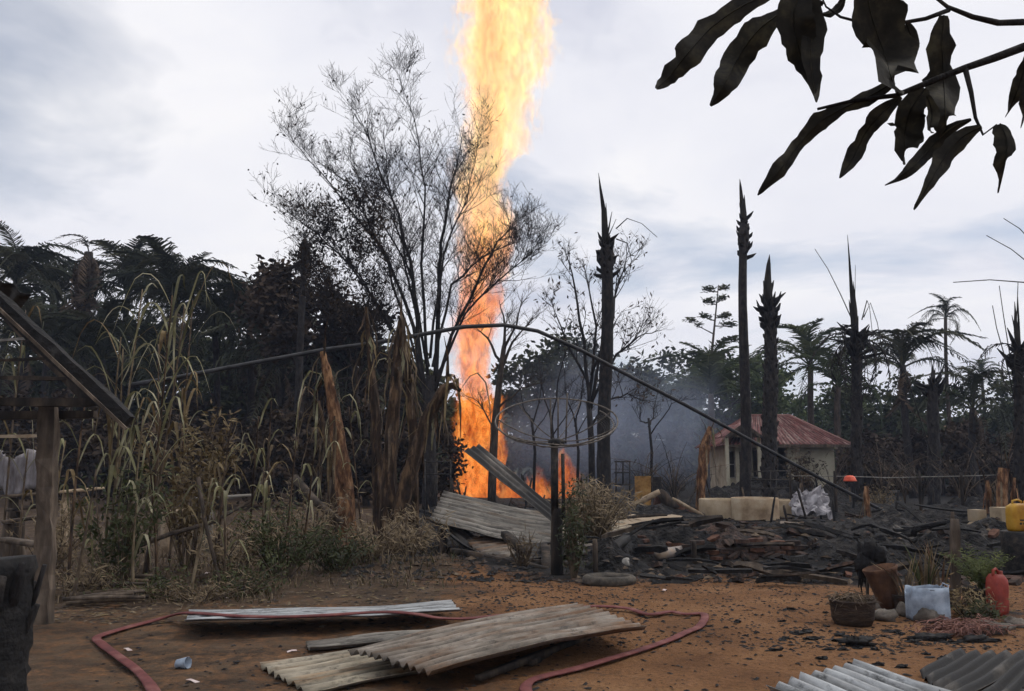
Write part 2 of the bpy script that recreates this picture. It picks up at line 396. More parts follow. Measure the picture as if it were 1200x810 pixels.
def pick_char():
    while True:
        r_ = rg.random()
        if r_ < .62: u, v = rg.uniform(540, 1230), 680+80*rg.random()**1.9
        elif r_ < .7: u, v = rg.gauss(1010, 80), rg.gauss(752, 9)
        elif r_ < .85: u, v = rg.uniform(430, 760), rg.uniform(660, 735)
        else: u, v = rg.uniform(100, 1200), rg.uniform(690, 812)
        if v < 650 or v > 830: continue
        p = GZ(u, v); return p.x, p.y
crumbs('charcoal_crumbs', [CHAR, CHAR, CHARW], 9000, pick_char, .008, .05, .3)
crumbs('rubble_chips', [BRICKB, CHAR, CHAR, CHAR, CHARW, CHAR, CHARW, CHAR, TWIG], 14000, lambda: (rg.uniform(-2.5, 15), 11.9+17*rg.random()**1.4), .015, .13)
def pick_left():
    while True:
        u, v = rg.uniform(0, 520), rg.uniform(600, 735)
        p = GZ(u, v)
        if rg.random() < humus_shade_at(p.x, p.y)+.12: return p.x, p.y
crumbs('leaf_litter', [STRAW, TWIG, CHARW, DRYLEAF], 6500, pick_left, .015, .075, .2)
# ================================================================ CORRUGATED SHEETS
def sheet_mat(name, cols, rust, rustamt, soot=0.0):
    m = bpy.data.materials.new(name); m.use_nodes = True
    t = m.node_tree; b = t.nodes['Principled BSDF']; L = t.links.new
    uv = t.nodes.new('ShaderNodeTexCoord'); oi = t.nodes.new('ShaderNodeObjectInfo')
    def ns(scale, st, detail=5, rough=.65):
        mp = t.nodes.new('ShaderNodeMapping'); mp.inputs['Scale'].default_value = st
        L(uv.outputs['UV'], mp.inputs[0])
        ad = t.nodes.new('ShaderNodeVectorMath'); ad.operation = 'ADD'; sc_ = t.nodes.new('ShaderNodeVectorMath'); sc_.operation = 'SCALE'
        sc_.inputs[0].default_value = (9, 17, 3); L(oi.outputs['Random'], sc_.inputs[3]); L(mp.outputs[0], ad.inputs[0]); L(sc_.outputs[0], ad.inputs[1])
        n = t.nodes.new('ShaderNodeTexNoise'); n.inputs['Scale'].default_value = scale; n.inputs['Detail'].default_value = detail; n.inputs['Roughness'].default_value = rough
        L(ad.outputs[0], n.inputs['Vector']); return n.outputs['Fac']
    def rp(fac, st):
        r = t.nodes.new('ShaderNodeValToRGB'); L(fac, r.inputs[0]); e = r.color_ramp.elements
        while len(e) < len(st): e.new(.5)
        for el, (p_, c_) in zip(e, st): el.position = p_; el.color = (*c_, 1) if isinstance(c_, tuple) else (c_, c_, c_, 1)
        return r.outputs[0]
    def mix(f, a, c_, bl='MIX'):
        n = t.nodes.new('ShaderNodeMix'); n.data_type = 'RGBA'; n.blend_type = bl
        if isinstance(f, (int, float)): n.inputs[0].default_value = f
        else: L(f, n.inputs[0])
        L(a, n.inputs[6])
        if isinstance(c_, tuple): n.inputs[7].default_value = (*c_, 1)
        else: L(c_, n.inputs[7])
        return n.outputs[2]
    base = rp(ns(3.0, (.5, 2.2, 1)), [(.3, cols[0]), (.5, cols[1]), (.7, cols[2])])
    base = mix(rp(ns(2.2, (.35, 2.6, 1), 8), [(.62-rustamt, 0.0), (.76-rustamt, 1.0)]), base, rust)
    base = mix(rp(ns(7, (.6, 2, 1), 8, .72), [(.28, .45), (.42, 1.0)]), base, base, 'MIX')
    dirt = rp(ns(9, (.7, 1.6, 1), 8, .75), [(.32, .15), (.47, 1.0)])
    base = mix(.9, base, dirt, 'MULTIPLY')
    base = mix(rp(ns(2.6, (1, 1.3, 1), 6, .7), [(.62, 0.0), (.74, .8)]), base, (.045, .04, .035))
    base = mix(.8, base, rp(ns(4, (.4, 3, 1), 8, .7), [(.36, .4), (.5, .95), (.64, 1.2)]), 'MULTIPLY')
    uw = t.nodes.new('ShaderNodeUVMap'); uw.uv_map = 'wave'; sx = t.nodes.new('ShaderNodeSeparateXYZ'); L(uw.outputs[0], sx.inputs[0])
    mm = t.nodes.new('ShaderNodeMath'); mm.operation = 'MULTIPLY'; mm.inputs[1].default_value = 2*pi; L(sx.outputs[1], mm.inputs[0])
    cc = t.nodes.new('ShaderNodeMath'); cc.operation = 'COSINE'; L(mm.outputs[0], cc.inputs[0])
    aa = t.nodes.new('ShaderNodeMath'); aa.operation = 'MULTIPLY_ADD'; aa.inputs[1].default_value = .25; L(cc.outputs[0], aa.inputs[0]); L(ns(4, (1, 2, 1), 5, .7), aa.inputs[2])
    base = mix(.8, base, rp(aa.outputs[0], [(.25, .28), (.5, .85), (.75, 1.15)]), 'MULTIPLY')   # valley shade and crest light painted in, along with grime
    if soot: base = mix(rp(ns(1.4, (.6, 1.2, 1), 7), [(.52-soot, 1.0), (.66-soot, 0.0)]), base, (.018, .017, .017))
    L(base, b.inputs['Base Color'])
    b.inputs['Roughness'].default_value = .72; b.inputs['Metallic'].default_value = .12; b.inputs['Specular IOR Level'].default_value = .3
    bp = t.nodes.new('ShaderNodeBump'); bp.inputs['Strength'].default_value = .25; bp.inputs['Distance'].default_value = .01
    L(ns(22, (1, 1, 1), 5), bp.inputs['Height']); L(bp.outputs[0], b.inputs['Normal'])
    return m
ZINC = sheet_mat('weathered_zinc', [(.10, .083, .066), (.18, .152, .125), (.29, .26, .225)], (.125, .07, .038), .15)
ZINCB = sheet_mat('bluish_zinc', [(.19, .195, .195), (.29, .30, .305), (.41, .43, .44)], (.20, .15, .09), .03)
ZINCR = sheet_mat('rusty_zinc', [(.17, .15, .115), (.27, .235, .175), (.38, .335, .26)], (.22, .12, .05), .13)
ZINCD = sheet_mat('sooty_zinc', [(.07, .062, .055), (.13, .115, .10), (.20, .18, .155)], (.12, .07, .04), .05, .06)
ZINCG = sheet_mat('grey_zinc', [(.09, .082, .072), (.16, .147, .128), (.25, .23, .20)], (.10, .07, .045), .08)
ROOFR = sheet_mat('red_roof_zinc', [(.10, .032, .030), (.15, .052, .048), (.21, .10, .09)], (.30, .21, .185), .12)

def sheet(c00, c10, c11, c01, waves, amp, mat, name='roof_sheet', parent=None, segs=14, sag=0.0, rough=.02, seed=0, thick=.006, rag=.012, curl=0.0, **props):
    """corrugated sheet: c00->c10 runs along the ridges, c00->c01 across them"""
    c00, c10, c11, c01 = map(Vector, (c00, c10, c11, c01)); rg = random.Random(seed)
    Lm, Wm = ((c10-c00).length+(c11-c01).length)/2, ((c01-c00).length+(c11-c10).length)/2
    N = (c10-c00).cross(c01-c00).normalized()
    if N.z < 0: N = -N
    per = 8; nc = waves*per; top, uvs = [], []
    e0 = [rg.uniform(-rag, rag) for _ in range(waves*2+2)]; e1 = [rg.uniform(-rag, rag) for _ in range(waves*2+2)]
    for i in range(segs+1):
        for j in range(nc+1):
            a, bq = i/segs, j/nc
            k = bq*waves*2; k0 = int(k); fr = k-k0
            a2 = a+((e0[k0]*(1-fr)+e0[k0+1]*fr)*max(0, 1-a*segs)+(e1[k0]*(1-fr)+e1[k0+1]*fr)*max(0, 1-(1-a)*segs))/Lm
            p = (c00*(1-a2)+c10*a2)*(1-bq)+(c01*(1-a2)+c11*a2)*bq
            h = amp*cos(2*pi*waves*bq)+sag*4*a*(1-a)+rough*nz(a*Lm*1.3+seed*7.1, bq*Wm*1.6, seed)*1.5+rough*.15*nz(a*Lm*4+seed, bq*Wm*4, seed+3)
            if curl: h += curl*(max(0, abs(a-.5)-.3)/.2)**2*(1 if nz(seed, bq*2) > 0 else .3)
            top.append(p+N*h); uvs.append((a*Lm, bq*Wm))
    n1 = nc+1; tot = len(top); mb = MB()
    vs = top+[p-N*thick for p in top]
    fs = [(i*n1+j, (i+1)*n1+j, (i+1)*n1+j+1, i*n1+j+1) for i in range(segs) for j in range(nc)]
    lo = [tuple(q+tot for q in reversed(f)) for f in fs]
    side = []
    for j in range(nc): side += [(j, j+1, j+1+tot, j+tot), (segs*n1+j+1, segs*n1+j, segs*n1+j+tot, segs*n1+j+1+tot)]
    for i in range(segs): side += [((i+1)*n1, i*n1, i*n1+tot, (i+1)*n1+tot), (i*n1+nc, (i+1)*n1+nc, (i+1)*n1+nc+tot, i*n1+nc+tot)]
    mb.add(vs, fs+lo+side)
    o = mb.build(name, mat, parent, True, None if parent is not None else (c00+c11)/2, **props)
    me = o.data; ul = me.uv_layers.new(name='UVMap'); uva = uvs+uvs
    li = [0]*len(me.loops); me.loops.foreach_get('vertex_index', li)
    ul.data.foreach_set('uv', [q for i in li for q in uva[i]])
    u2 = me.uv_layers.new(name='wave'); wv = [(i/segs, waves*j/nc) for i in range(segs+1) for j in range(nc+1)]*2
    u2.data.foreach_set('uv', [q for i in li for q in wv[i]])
    return o
SG = 'corrugated roof sheets lying on the sand'
def C(u, v, z): return GZ(u, v, z)
# far sheet with the hose lying along it
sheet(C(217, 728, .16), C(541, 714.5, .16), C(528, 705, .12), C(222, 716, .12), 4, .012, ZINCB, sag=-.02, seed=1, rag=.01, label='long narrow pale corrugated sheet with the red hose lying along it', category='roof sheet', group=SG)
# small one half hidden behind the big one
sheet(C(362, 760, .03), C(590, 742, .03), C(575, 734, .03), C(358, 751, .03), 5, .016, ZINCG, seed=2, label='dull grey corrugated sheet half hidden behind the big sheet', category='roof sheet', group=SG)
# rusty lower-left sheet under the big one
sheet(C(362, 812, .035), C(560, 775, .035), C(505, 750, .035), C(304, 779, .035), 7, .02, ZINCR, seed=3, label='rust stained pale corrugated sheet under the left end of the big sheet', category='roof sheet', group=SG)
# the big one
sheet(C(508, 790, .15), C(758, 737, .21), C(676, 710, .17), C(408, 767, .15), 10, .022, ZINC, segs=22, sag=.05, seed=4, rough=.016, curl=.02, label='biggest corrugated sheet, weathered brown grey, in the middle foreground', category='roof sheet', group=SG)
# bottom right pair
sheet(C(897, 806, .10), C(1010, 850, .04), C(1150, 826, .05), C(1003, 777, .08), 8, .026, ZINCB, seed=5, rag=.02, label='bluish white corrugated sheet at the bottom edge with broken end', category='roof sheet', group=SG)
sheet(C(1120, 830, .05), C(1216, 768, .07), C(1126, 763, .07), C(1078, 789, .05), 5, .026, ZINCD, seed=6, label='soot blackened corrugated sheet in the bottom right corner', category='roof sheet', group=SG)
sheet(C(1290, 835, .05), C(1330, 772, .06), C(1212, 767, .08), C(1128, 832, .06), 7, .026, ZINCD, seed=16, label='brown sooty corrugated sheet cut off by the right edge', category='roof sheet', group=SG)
# planks under the big sheet
rg = random.Random(77)
for k, (a, b_, w_) in enumerate([((560, 795, .05), (700, 741, .06), .06), ((618, 778, .03), (640, 764, .03), .09), ((470, 782, .06), (560, 742, .07), .06)]):
    mb = MB(); mb.beam(C(*a), C(*b_), w_, .045, rg)
    thing(mb, 'wooden_batten', CHARW, ['long dark batten propping the near edge of the big sheet', 'short stub of dark batten poking out under the big sheet', 'dark batten under the left end of the big sheet'][k], 'batten', C(*a), 'battens under the foreground sheet')

# collapsed roof by the dish
CR = 'collapsed roof sheets beside the burnt dish'
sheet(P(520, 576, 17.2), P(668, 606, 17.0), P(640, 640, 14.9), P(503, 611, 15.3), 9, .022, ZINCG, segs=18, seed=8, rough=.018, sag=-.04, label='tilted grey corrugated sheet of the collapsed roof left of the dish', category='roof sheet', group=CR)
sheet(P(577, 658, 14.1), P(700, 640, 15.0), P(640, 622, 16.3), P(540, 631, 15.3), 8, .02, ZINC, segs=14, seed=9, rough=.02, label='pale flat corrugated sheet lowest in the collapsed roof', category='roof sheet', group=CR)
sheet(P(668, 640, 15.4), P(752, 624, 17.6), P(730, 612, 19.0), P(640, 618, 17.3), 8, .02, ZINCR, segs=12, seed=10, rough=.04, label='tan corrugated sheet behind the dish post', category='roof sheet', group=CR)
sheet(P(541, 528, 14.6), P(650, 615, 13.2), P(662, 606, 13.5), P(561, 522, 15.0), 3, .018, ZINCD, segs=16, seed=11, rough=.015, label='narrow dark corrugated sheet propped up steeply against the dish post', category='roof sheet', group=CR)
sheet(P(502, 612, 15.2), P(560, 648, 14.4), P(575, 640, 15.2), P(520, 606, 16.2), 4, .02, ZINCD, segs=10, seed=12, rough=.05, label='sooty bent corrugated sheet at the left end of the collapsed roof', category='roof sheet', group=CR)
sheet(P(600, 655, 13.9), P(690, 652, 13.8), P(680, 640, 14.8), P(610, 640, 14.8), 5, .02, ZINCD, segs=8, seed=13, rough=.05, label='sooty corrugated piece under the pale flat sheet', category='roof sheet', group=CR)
rg = random.Random(21)
for k, (a, b_) in enumerate([((515, 590, 16.5), (520, 640, 15.2)), ((560, 655, 14.4), (700, 665, 13.2)), ((618, 650, 13.8), (590, 625, 14.6)), ((690, 668, 13.0), (735, 630, 13.9)), ((530, 645, 14.6), (640, 668, 13.2)), ((640, 640, 14.6), (640, 668, 13.3))]):
    p0, p1 = P(*a), P(*b_)
    if k == 0: p1.z = H(p1.x, p1.y)
    mb = MB(); mb.beam(p0, p1, .14, .11, rg, jit=.2)
    thing(mb, 'roof_timber', CHARW if k != 3 else ZINCD, ['upright charred timber under the tilted sheet', 'long charred timber along the front of the collapsed roof', 'charred timber leaning left under the roof sheets', 'blackened timber leaning right of the dish post', 'charred timber lying left of the dish post', 'charred upright behind the dish post'][k], 'timber', p0, 'charred timbers of the collapsed roof')
# ================================================================ FIRE AND SMOKE
FY = 46.0
OUT = [(590, 530, 592), (578, 530, 592), (560, 526, 590), (540, 524, 582), (515, 523, 590), (495, 527, 597), (470, 527, 590), (440, 527, 582), (410, 526, 583), (380, 529, 590), (350, 534, 592), (320, 535, 592),
       (290, 534, 603), (262, 531, 603), (235, 528, 592), (212, 527, 590), (190, 531, 607), (165, 538, 622), (140, 541, 626), (110, 539, 628), (80, 533, 640), (55, 531, 645), (30, 536, 645), (0, 540, 640), (-40, 540, 640), (-90, 545, 640), (-150, 555, 632), (-200, 570, 618)]
fb = P(558, 580, FY); fb.z = H(fb.x, fb.y)
ZT = 40.0
prof = []
for v, a, b_ in OUT:
    l, r = P(a, v, FY), P(b_, v, FY); prof.append((max(0, l.z-fb.z), (l.x+r.x)/2-fb.x, (r.x-l.x)/2))
def vol_nodes(name):
    m = bpy.data.materials.new(name); m.use_nodes = True; t = m.node_tree
    for n in list(t.nodes): t.nodes.remove(n)
    L = t.links.new
    def mth(op, a, b=None, c=None, clamp=False):
        n = t.nodes.new('ShaderNodeMath'); n.operation = op; n.use_clamp = clamp
        for i, x in enumerate((a, b, c)):
            if x is None: continue
            if isinstance(x, (int, float)): n.inputs[i].default_value = x
            else: L(x, n.inputs[i])
        return n.outputs[0]
    tcn = t.nodes.new('ShaderNodeTexCoord'); sp = t.nodes.new('ShaderNodeSeparateXYZ'); L(tcn.outputs['Object'], sp.inputs[0])
    def nse(scale, st, detail, rough=.6, dist=0.0, off=(0, 0, 0)):
        mp = t.nodes.new('ShaderNodeMapping'); mp.inputs['Scale'].default_value = st; mp.inputs['Location'].default_value = off; L(tcn.outputs['Object'], mp.inputs[0])
        n = t.nodes.new('ShaderNodeTexNoise'); n.inputs['Scale'].default_value = scale; n.inputs['Detail'].default_value = detail; n.inputs['Roughness'].default_value = rough; n.inputs['Distortion'].default_value = dist
        L(mp.outputs[0], n.inputs['Vector']); return n.outputs['Fac']
    def rmp(fac, stops):
        r = t.nodes.new('ShaderNodeValToRGB'); L(fac, r.inputs[0]); e = r.color_ramp.elements
        while len(e) < len(stops): e.new(.5)
        for el, (p_, c_) in zip(e, stops): el.position = p_; el.color = (*c_, 1) if isinstance(c_, tuple) else (c_, c_, c_, 1)
        return r.outputs[0]
    def mr(x, a, b, c, d):
        n = t.nodes.new('ShaderNodeMapRange'); n.interpolation_type = 'SMOOTHSTEP'; L(x, n.inputs[0])
        for i, q in enumerate((a, b, c, d)): n.inputs[1+i].default_value = q
        return n.outputs[0]
    def fcurve(x, pts):
        n = t.nodes.new('ShaderNodeFloatCurve'); cu = n.mapping.curves[0]
        cu.points[0].location = pts[0]; cu.points[1].location = pts[-1]
        for p_ in pts[1:-1]: cu.points.new(*p_)
        n.mapping.update(); L(x, n.inputs['Value']); return n.outputs[0]
    def vcol(c, s):
        n = t.nodes.new('ShaderNodeVectorMath'); n.operation = 'SCALE'; L(c, n.inputs[0])
        if isinstance(s, (int, float)): n.inputs[3].default_value = s
        else: L(s, n.inputs[3])
        return n.outputs[0]
    def mixc(f, a, b):
        n = t.nodes.new('ShaderNodeMix'); n.data_type = 'RGBA'; L(f, n.inputs[0])
        for i, q in ((6, a), (7, b)):
            if isinstance(q, tuple): n.inputs[i].default_value = (*q, 1)
            else: L(q, n.inputs[i])
        return n.outputs[2]
    def finish(emis_col, emis_str, dens, abs_col=(.55, .5, .45), scatter=None):
        out = t.nodes.new('ShaderNodeOutputMaterial')
        pv = t.nodes.new('ShaderNodeVolumePrincipled')
        pv.inputs['Color'].default_value = (*abs_col, 1)
        L(dens, pv.inputs['Density']) if not isinstance(dens, (int, float)) else setattr(pv.inputs['Density'], 'default_value', dens)
        if emis_col is not None: L(emis_col, pv.inputs['Emission Color']); L(emis_str, pv.inputs['Emission Strength'])
        L(pv.outputs[0], out.inputs['Volume'])
    return m, sp.outputs, mth, nse, rmp, mr, fcurve, vcol, mixc, finish

m, xyz, mth, nse, rmp, mr, fcurve, vcol, mixc, finish = vol_nodes('flame')
zn = mth('DIVIDE', xyz[2], ZT, clamp=True)
pts_c = [(min(1, z/ZT), .5+cx/8) for z, cx, r in prof]; pts_r = [(min(1, z/ZT), r/4*(.80 if z < 8 else .92)) for z, cx, r in prof]
cx = mth('MULTIPLY', mth('SUBTRACT', fcurve(zn, pts_c[1:]), .5), 8.0)
R = mth('MULTIPLY', fcurve(zn, pts_r[1:]), 4.0)
w1 = mth('SUBTRACT', nse(.5, (1, 1, .62), 3, .55, .3), .5)
w2 = mth('SUBTRACT', nse(1.35, (1, 1, .55), 4, .68, .9, (4, 2, 9)), .5)
dx = mth('ADD', mth('SUBTRACT', xyz[0], cx), mth('MULTIPLY', w1, .9))
d = mth('DIVIDE', mth('SQRT', mth('ADD', mth('MULTIPLY', dx, dx), mth('MULTIPLY', xyz[1], xyz[1]))), R)
e = mth('ADD', d, mth('ADD', mth('MULTIPLY', w1, 1.5), mth('MULTIPLY', w2, 2.8)))
body = mr(e, 1.0, .74, 0, 1)
streak = nse(1.7, (1, 1, .40), 5, .70, 1.2, (1, 7, 3))
lick = mr(streak, .36, .64, 0, 1)
up = mr(xyz[2], 9.0, 19.0, 0, 1)
# the jet: a stream of unburnt brown gas and oil in the heart of the flame
jx = mth('ADD', mth('SUBTRACT', xyz[0], mth('ADD', mth('MULTIPLY', zn, 1.0), .05)), mth('MULTIPLY', w2, .8))
jr = mth('SQRT', mth('ADD', mth('MULTIPLY', jx, jx), mth('MULTIPLY', xyz[1], xyz[1])))
jet = mth('MULTIPLY', mr(jr, 1.05, .45, 0, 1), mr(xyz[2], 12.5, 20.0, 0, 1))
fine = mr(mth('ADD', mth('MULTIPLY', streak, .45), mth('MULTIPLY', nse(3.4, (1, 1, .5), 4, .7, 1.0, (5, 3, 1)), .55)), .39, .61, 0, 1)
low = rmp(fine, [(0, (.10, .010, .001)), (.3, (.60, .075, .006)), (.6, (1.2, .27, .026)), (.85, (1.45, .52, .07)), (1, (1.7, .95, .26))])
hi = rmp(lick, [(0, (.95, .38, .08)), (.35, (1.35, .70, .22)), (.7, (1.7, 1.05, .52)), (1, (2.1, 1.6, .45))])
colr = mixc(jet, mixc(up, low, hi), (.62, .42, .26))
dens = mth('ADD', mth('MULTIPLY', body, mth('SUBTRACT', 1.0, mth('MULTIPLY', up, .55))), mth('MULTIPLY', mth('MULTIPLY', jet, body), 1.6))
finish(colr, mth('MULTIPLY', dens, 1.0), dens, (.02, .02, .02))
m.cycles.volume_step_rate = .25
mb = MB(); rings = []
N_ = 16
for z, cx_, r in prof[1:]:
    for k in range(N_):
        q = 2*pi*k/N_; rr = r*(1.25+.12*nz(cos(q)*1.3, sin(q)*1.3, z*.5))+.25
        rings.append((cx_+rr*cos(q), rr*sin(q), z))
nr = len(prof)-1
mb.add(rings, [(i*N_+k, i*N_+(k+1) % N_, (i+1)*N_+(k+1) % N_, (i+1)*N_+k) for i in range(nr-1) for k in range(N_)]+[tuple(range(N_-1, -1, -1)), tuple((nr-1)*N_+k for k in range(N_))])
o = link('fire_column', mb.mesh('fire_column', m), None, fb, label='tall roaring orange column of flame rising from the well behind the trees', category='flame')

def ground_fire(name, c, r, label, seed, power=.9):
    m, xyz, mth, nse, rmp, mr, fcurve, vcol, mixc, finish = vol_nodes('ground_flame')
    w1 = mth('SUBTRACT', nse(1.1, (1, 1, .45), 5, .65, .5, (seed*3, seed, 0)), .5)
    sx, sy, sz = r
    # tongues: radius shrinks with height
    rad = mth('SQRT', mth('ADD', mth('POWER', mth('ABSOLUTE', mth('DIVIDE', xyz[0], sx)), 2), mth('POWER', mth('ABSOLUTE', mth('DIVIDE', xyz[1], sy)), 2)))
    d = mth('ADD', mth('MULTIPLY', rad, .8), mth('DIVIDE', xyz[2], sz*1.15))
    e = mth('ADD', d, mth('MULTIPLY', w1, 3.0))
    body = mr(e, .98, .55, 0, 1)
    lick = mr(nse(3.2, (1, 1, .5), 5, .7, 1.0, (seed, 1, 2)), .40, .62, 0, 1)
    colr = rmp(lick, [(0, (.15, .014, .002)), (.4, (1.0, .17, .02)), (.75, (1.2, .32, .05)), (1, (1.4, .6, .14))])
    st = mth('MULTIPLY', body, 1.1)
    finish(colr, st, mth('MULTIPLY', body, 1.1), (.02, .02, .02))
    m.cycles.volume_step_rate = .3
    mb = MB(); mb.blob((0, 0, sz*.45), (sx*1.15, sy*1.15, sz*.58), seed, .08, 14, 9)
    link(name, mb.mesh(name, m), None, c, label=label, category='flame', group='low fires burning on the ground')
for u, v, Y, r, lab, sd_ in [(558, 580, 42, (1.05, 1.0, 2.2), 'low orange fire at the foot of the flame column', 1), (628, 580, 40, (.95, .8, 1.7), 'small orange ground fire left of the dish post', 2), (662, 578, 40, (.9, .8, 2.3), 'smallest orange ground fire right of the dish post', 3), (600, 580, 41, (.8, .7, 1.3), 'faint low ground fire behind the leaning slender trunk', 4), (584, 560, 44.5, (.5, .6, 2.6), 'orange side tongue of fire beside the flame column', 5)]:
    p = P(u, v, Y); p.z = H(p.x, p.y) if v > 570 else p.z+.6
    ground_fire('ground_fire', p, r, lab, sd_)

def smoke(c, r, dens, seed, col=(.62, .72, .92), label=None):
    m, xyz, mth, nse, rmp, mr, fcurve, vcol, mixc, finish = vol_nodes('smoke')
    sx, sy, sz = r
    rad = mth('SQRT', mth('ADD', mth('ADD', mth('POWER', mth('ABSOLUTE', mth('DIVIDE', xyz[0], sx)), 2), mth('POWER', mth('ABSOLUTE', mth('DIVIDE', xyz[1], sy)), 2)), mth('POWER', mth('ABSOLUTE', mth('DIVIDE', xyz[2], sz)), 2)))
    n1 = nse(.28, (1, 1, .6), 4, .6, .4, (seed*5, seed, 0))
    e = mth('ADD', rad, mth('MULTIPLY', mth('SUBTRACT', n1, .5), 1.5))
    finish(None, None, mth('MULTIPLY', mr(e, 1.0, .15, 0, 1), dens), col)
    m.cycles.volume_step_rate = .6
    mb = MB(); mb.blob((0, 0, 0), (sx*1.05, sy*1.05, sz*1.05), seed, .04, 18, 12)
    link('smoke', mb.mesh('smoke', m), None, c, kind='stuff', label=label)
smoke(P(735, 492, 46), (7.5, 4.0, 5.4), .10, 1, label='blue grey smoke drifting right of the flame')
smoke(P(640, 520, 47), (5.0, 3.0, 3.2), .06, 2, label='thin smoke low behind the dish')
# ================================================================ PALMS
def frond_mesh(name, mat, L=1.0, arch=.35, droop=.5, n=34, ll=.24, lw=.018, seed=0, gap=0.0, hang=.5, curl=0.0):
    """unit-length palm frond along +X: rachis and two rows of narrow leaflets"""
    rg = random.Random(seed); mb = MB(); pts = []
    K = 12
    for i in range(K+1):
        t = i/K; pts.append(Vector((t*L*(1-.18*droop*t), curl*t*t, arch*L*sin(t*pi*.55)-droop*L*t**2.2)))
    mb.tube(pts, [.013*(1-.85*i/K)+.002 for i in range(K+1)], 3, cap=False)
    for s_ in (-1, 1):
        for i in range(n):
            t = .1+.9*(i+rg.random()*.6)/n
            if rg.random() < gap: continue
            k = min(K-1, int(t*K)); fr = t*K-k; p = pts[k].lerp(pts[k+1], fr); tg = (pts[k+1]-pts[k]).normalized()
            l = ll*L*(.35+.65*sin(pi*min(1, t*.85+.12)))*rg.uniform(.75, 1.15)
            d = (tg*rg.uniform(.45, .75)+Vector((0, s_, 0))*rg.uniform(.6, 1)+Vector((0, 0, rg.uniform(-.1, .35)))).normalized()
            q1 = p+d*l*.5; q2 = q1+(d+Vector((0, 0, -hang*rg.uniform(.7, 1.6)))).normalized()*l*.5
            wv = (tg*.8+Vector((0, 0, .6))).normalized()*lw*L
            mb.add([p-wv*.5, p+wv*.5, q1+wv*.6, q1-wv*.6, q2], [(0, 1, 2, 3), (3, 2, 4)])
    return mb.mesh(name, mat, False)
FR_DARK = [frond_mesh('frond', PALML, seed=i, arch=.46, droop=.62+.17*i, hang=1.3, n=46, lw=.013, curl=(-.12, .1, .18, -.2)[i]) for i in range(4)]
FR_GREEN = [frond_mesh('frond', PALMG, seed=10+i, arch=.40, droop=.45+.15*i, hang=.45, n=32, lw=.018) for i in range(3)]
FR_BURNT = [frond_mesh('frond', PALMB, seed=20+i, arch=.25, droop=.8+.2*i, hang=1.2, n=26, gap=.35, lw=.016, ll=.2) for i in range(3)]
FR_DEAD = [frond_mesh('frond', PALMD, seed=30+i, arch=.12, droop=.8, hang=1.6, n=30, gap=.1, lw=.022, ll=.22) for i in range(3)]

def palm(name, label, base, top, r0, r1, n, L, fr, el=(-.5, 1.25), seed=0, group=None, trunkmat=None, dead=0, deadL=None, extra=None):
    rg = random.Random(seed); base, top = Vector(base), Vector(top)
    o = T(name, label, 'palm', base, group)
    mb = MB(); K = 14; pts = []; rad = []
    off = Vector((rg.uniform(-1, 1), rg.uniform(-1, 1), 0))*.03*(top-base).length
    for i in range(K+1):
        t_ = i/K; pts.append(base.lerp(top, t_)+off*sin(t_*pi)); rad.append((r0*(1-t_)+r1*t_)*(1+.08*(i % 2))+(r0*.35*max(0, 1-t_*8)))
    mb.tube(pts, rad, 8)
    mb.build('trunk', trunkmat or BARKB, o)
    for i in range(n):
        az = i*2.39996+rg.uniform(-.25, .25); e = el[0]+(el[1]-el[0])*((i+.5)/n)**.8+rg.uniform(-.1, .1)
        s_ = L*rg.uniform(.82, 1.1)*(1-.25*max(0, e-.7))
        link('frond', rg.choice(fr), o, top-base+Vector((0, 0, rg.uniform(-.15, .1))), (rg.uniform(-.25, .25), -e, az), s_)
    for i in range(dead):
        az = i*2.4+rg.uniform(-.3, .3)
        link('dead_frond', rg.choice(FR_DEAD), o, top-base-Vector((0, 0, rg.uniform(0, .4))), (rg.uniform(-.2, .2), radians(rg.uniform(48, 80)), az), (deadL or L*.8)*rg.uniform(.8, 1.1))
    return o
def at(u, v, Y): return P(u, v, Y)
def foot(u, v, Y):
    p = P(u, v, Y); p.z = H(p.x, p.y)-.05; return p
PG = 'dark palms of the left tree line'
for i, (u, v, Y, L, n, dead, lab) in enumerate([
    (18, 312, 44, 4.4, 16, 0, 'dark palm at the far left edge of the tree line'),
    (62, 330, 48, 4.6, 15, 0, 'dark palm between the left edge palm and the brown withered palm'),
    (150, 322, 50, 4.6, 16, 0, 'dark palm standing behind the tall cane leaves'),
    (205, 338, 42, 4.8, 22, 3, 'broad round headed dark palm right of the tall cane'),
    (252, 372, 46, 4.6, 18, 0, 'lower dark palm right of the round headed palm'),
    (292, 366, 44, 4.8, 20, 0, 'dark feathery palm just left of the leafy scorched tree'),
    (330, 410, 40, 4.2, 16, 2, 'low dark palm in front of the leafy scorched tree'),
    (120, 400, 40, 4.4, 16, 2, 'low dark palm behind the tall cane stalks'),
    (30, 392, 38, 4.2, 16, 2, 'low dark palm behind the burnt shed rafter'),
    (400, 425, 42, 4.2, 14, 2, 'low dark palm behind the banana stubs')]):
    palm('dark_palm', lab, foot(u+(i % 3-1)*6, v, Y), at(u, v+22, Y), .22, .16, int(n*1.5), L, FR_DARK, (-.6, 1.35), 100+i, PG, dead=dead)
palm('withered_palm', 'palm with a bundle of brown withered hanging fronds in the left tree line', foot(104, 300, 43), at(104, 296, 43), .28, .22, 3, 2.4, FR_BURNT, (.2, 1.0), 140, dead=26, deadL=3.2)
palm('withered_palm', 'narrow dead palm with fronds folded down against the sky left of the bare tree', foot(357, 285, 36), at(358, 287, 36), .16, .14, 0, 2.2, FR_DEAD, (.2, 1.2), 141, dead=0)
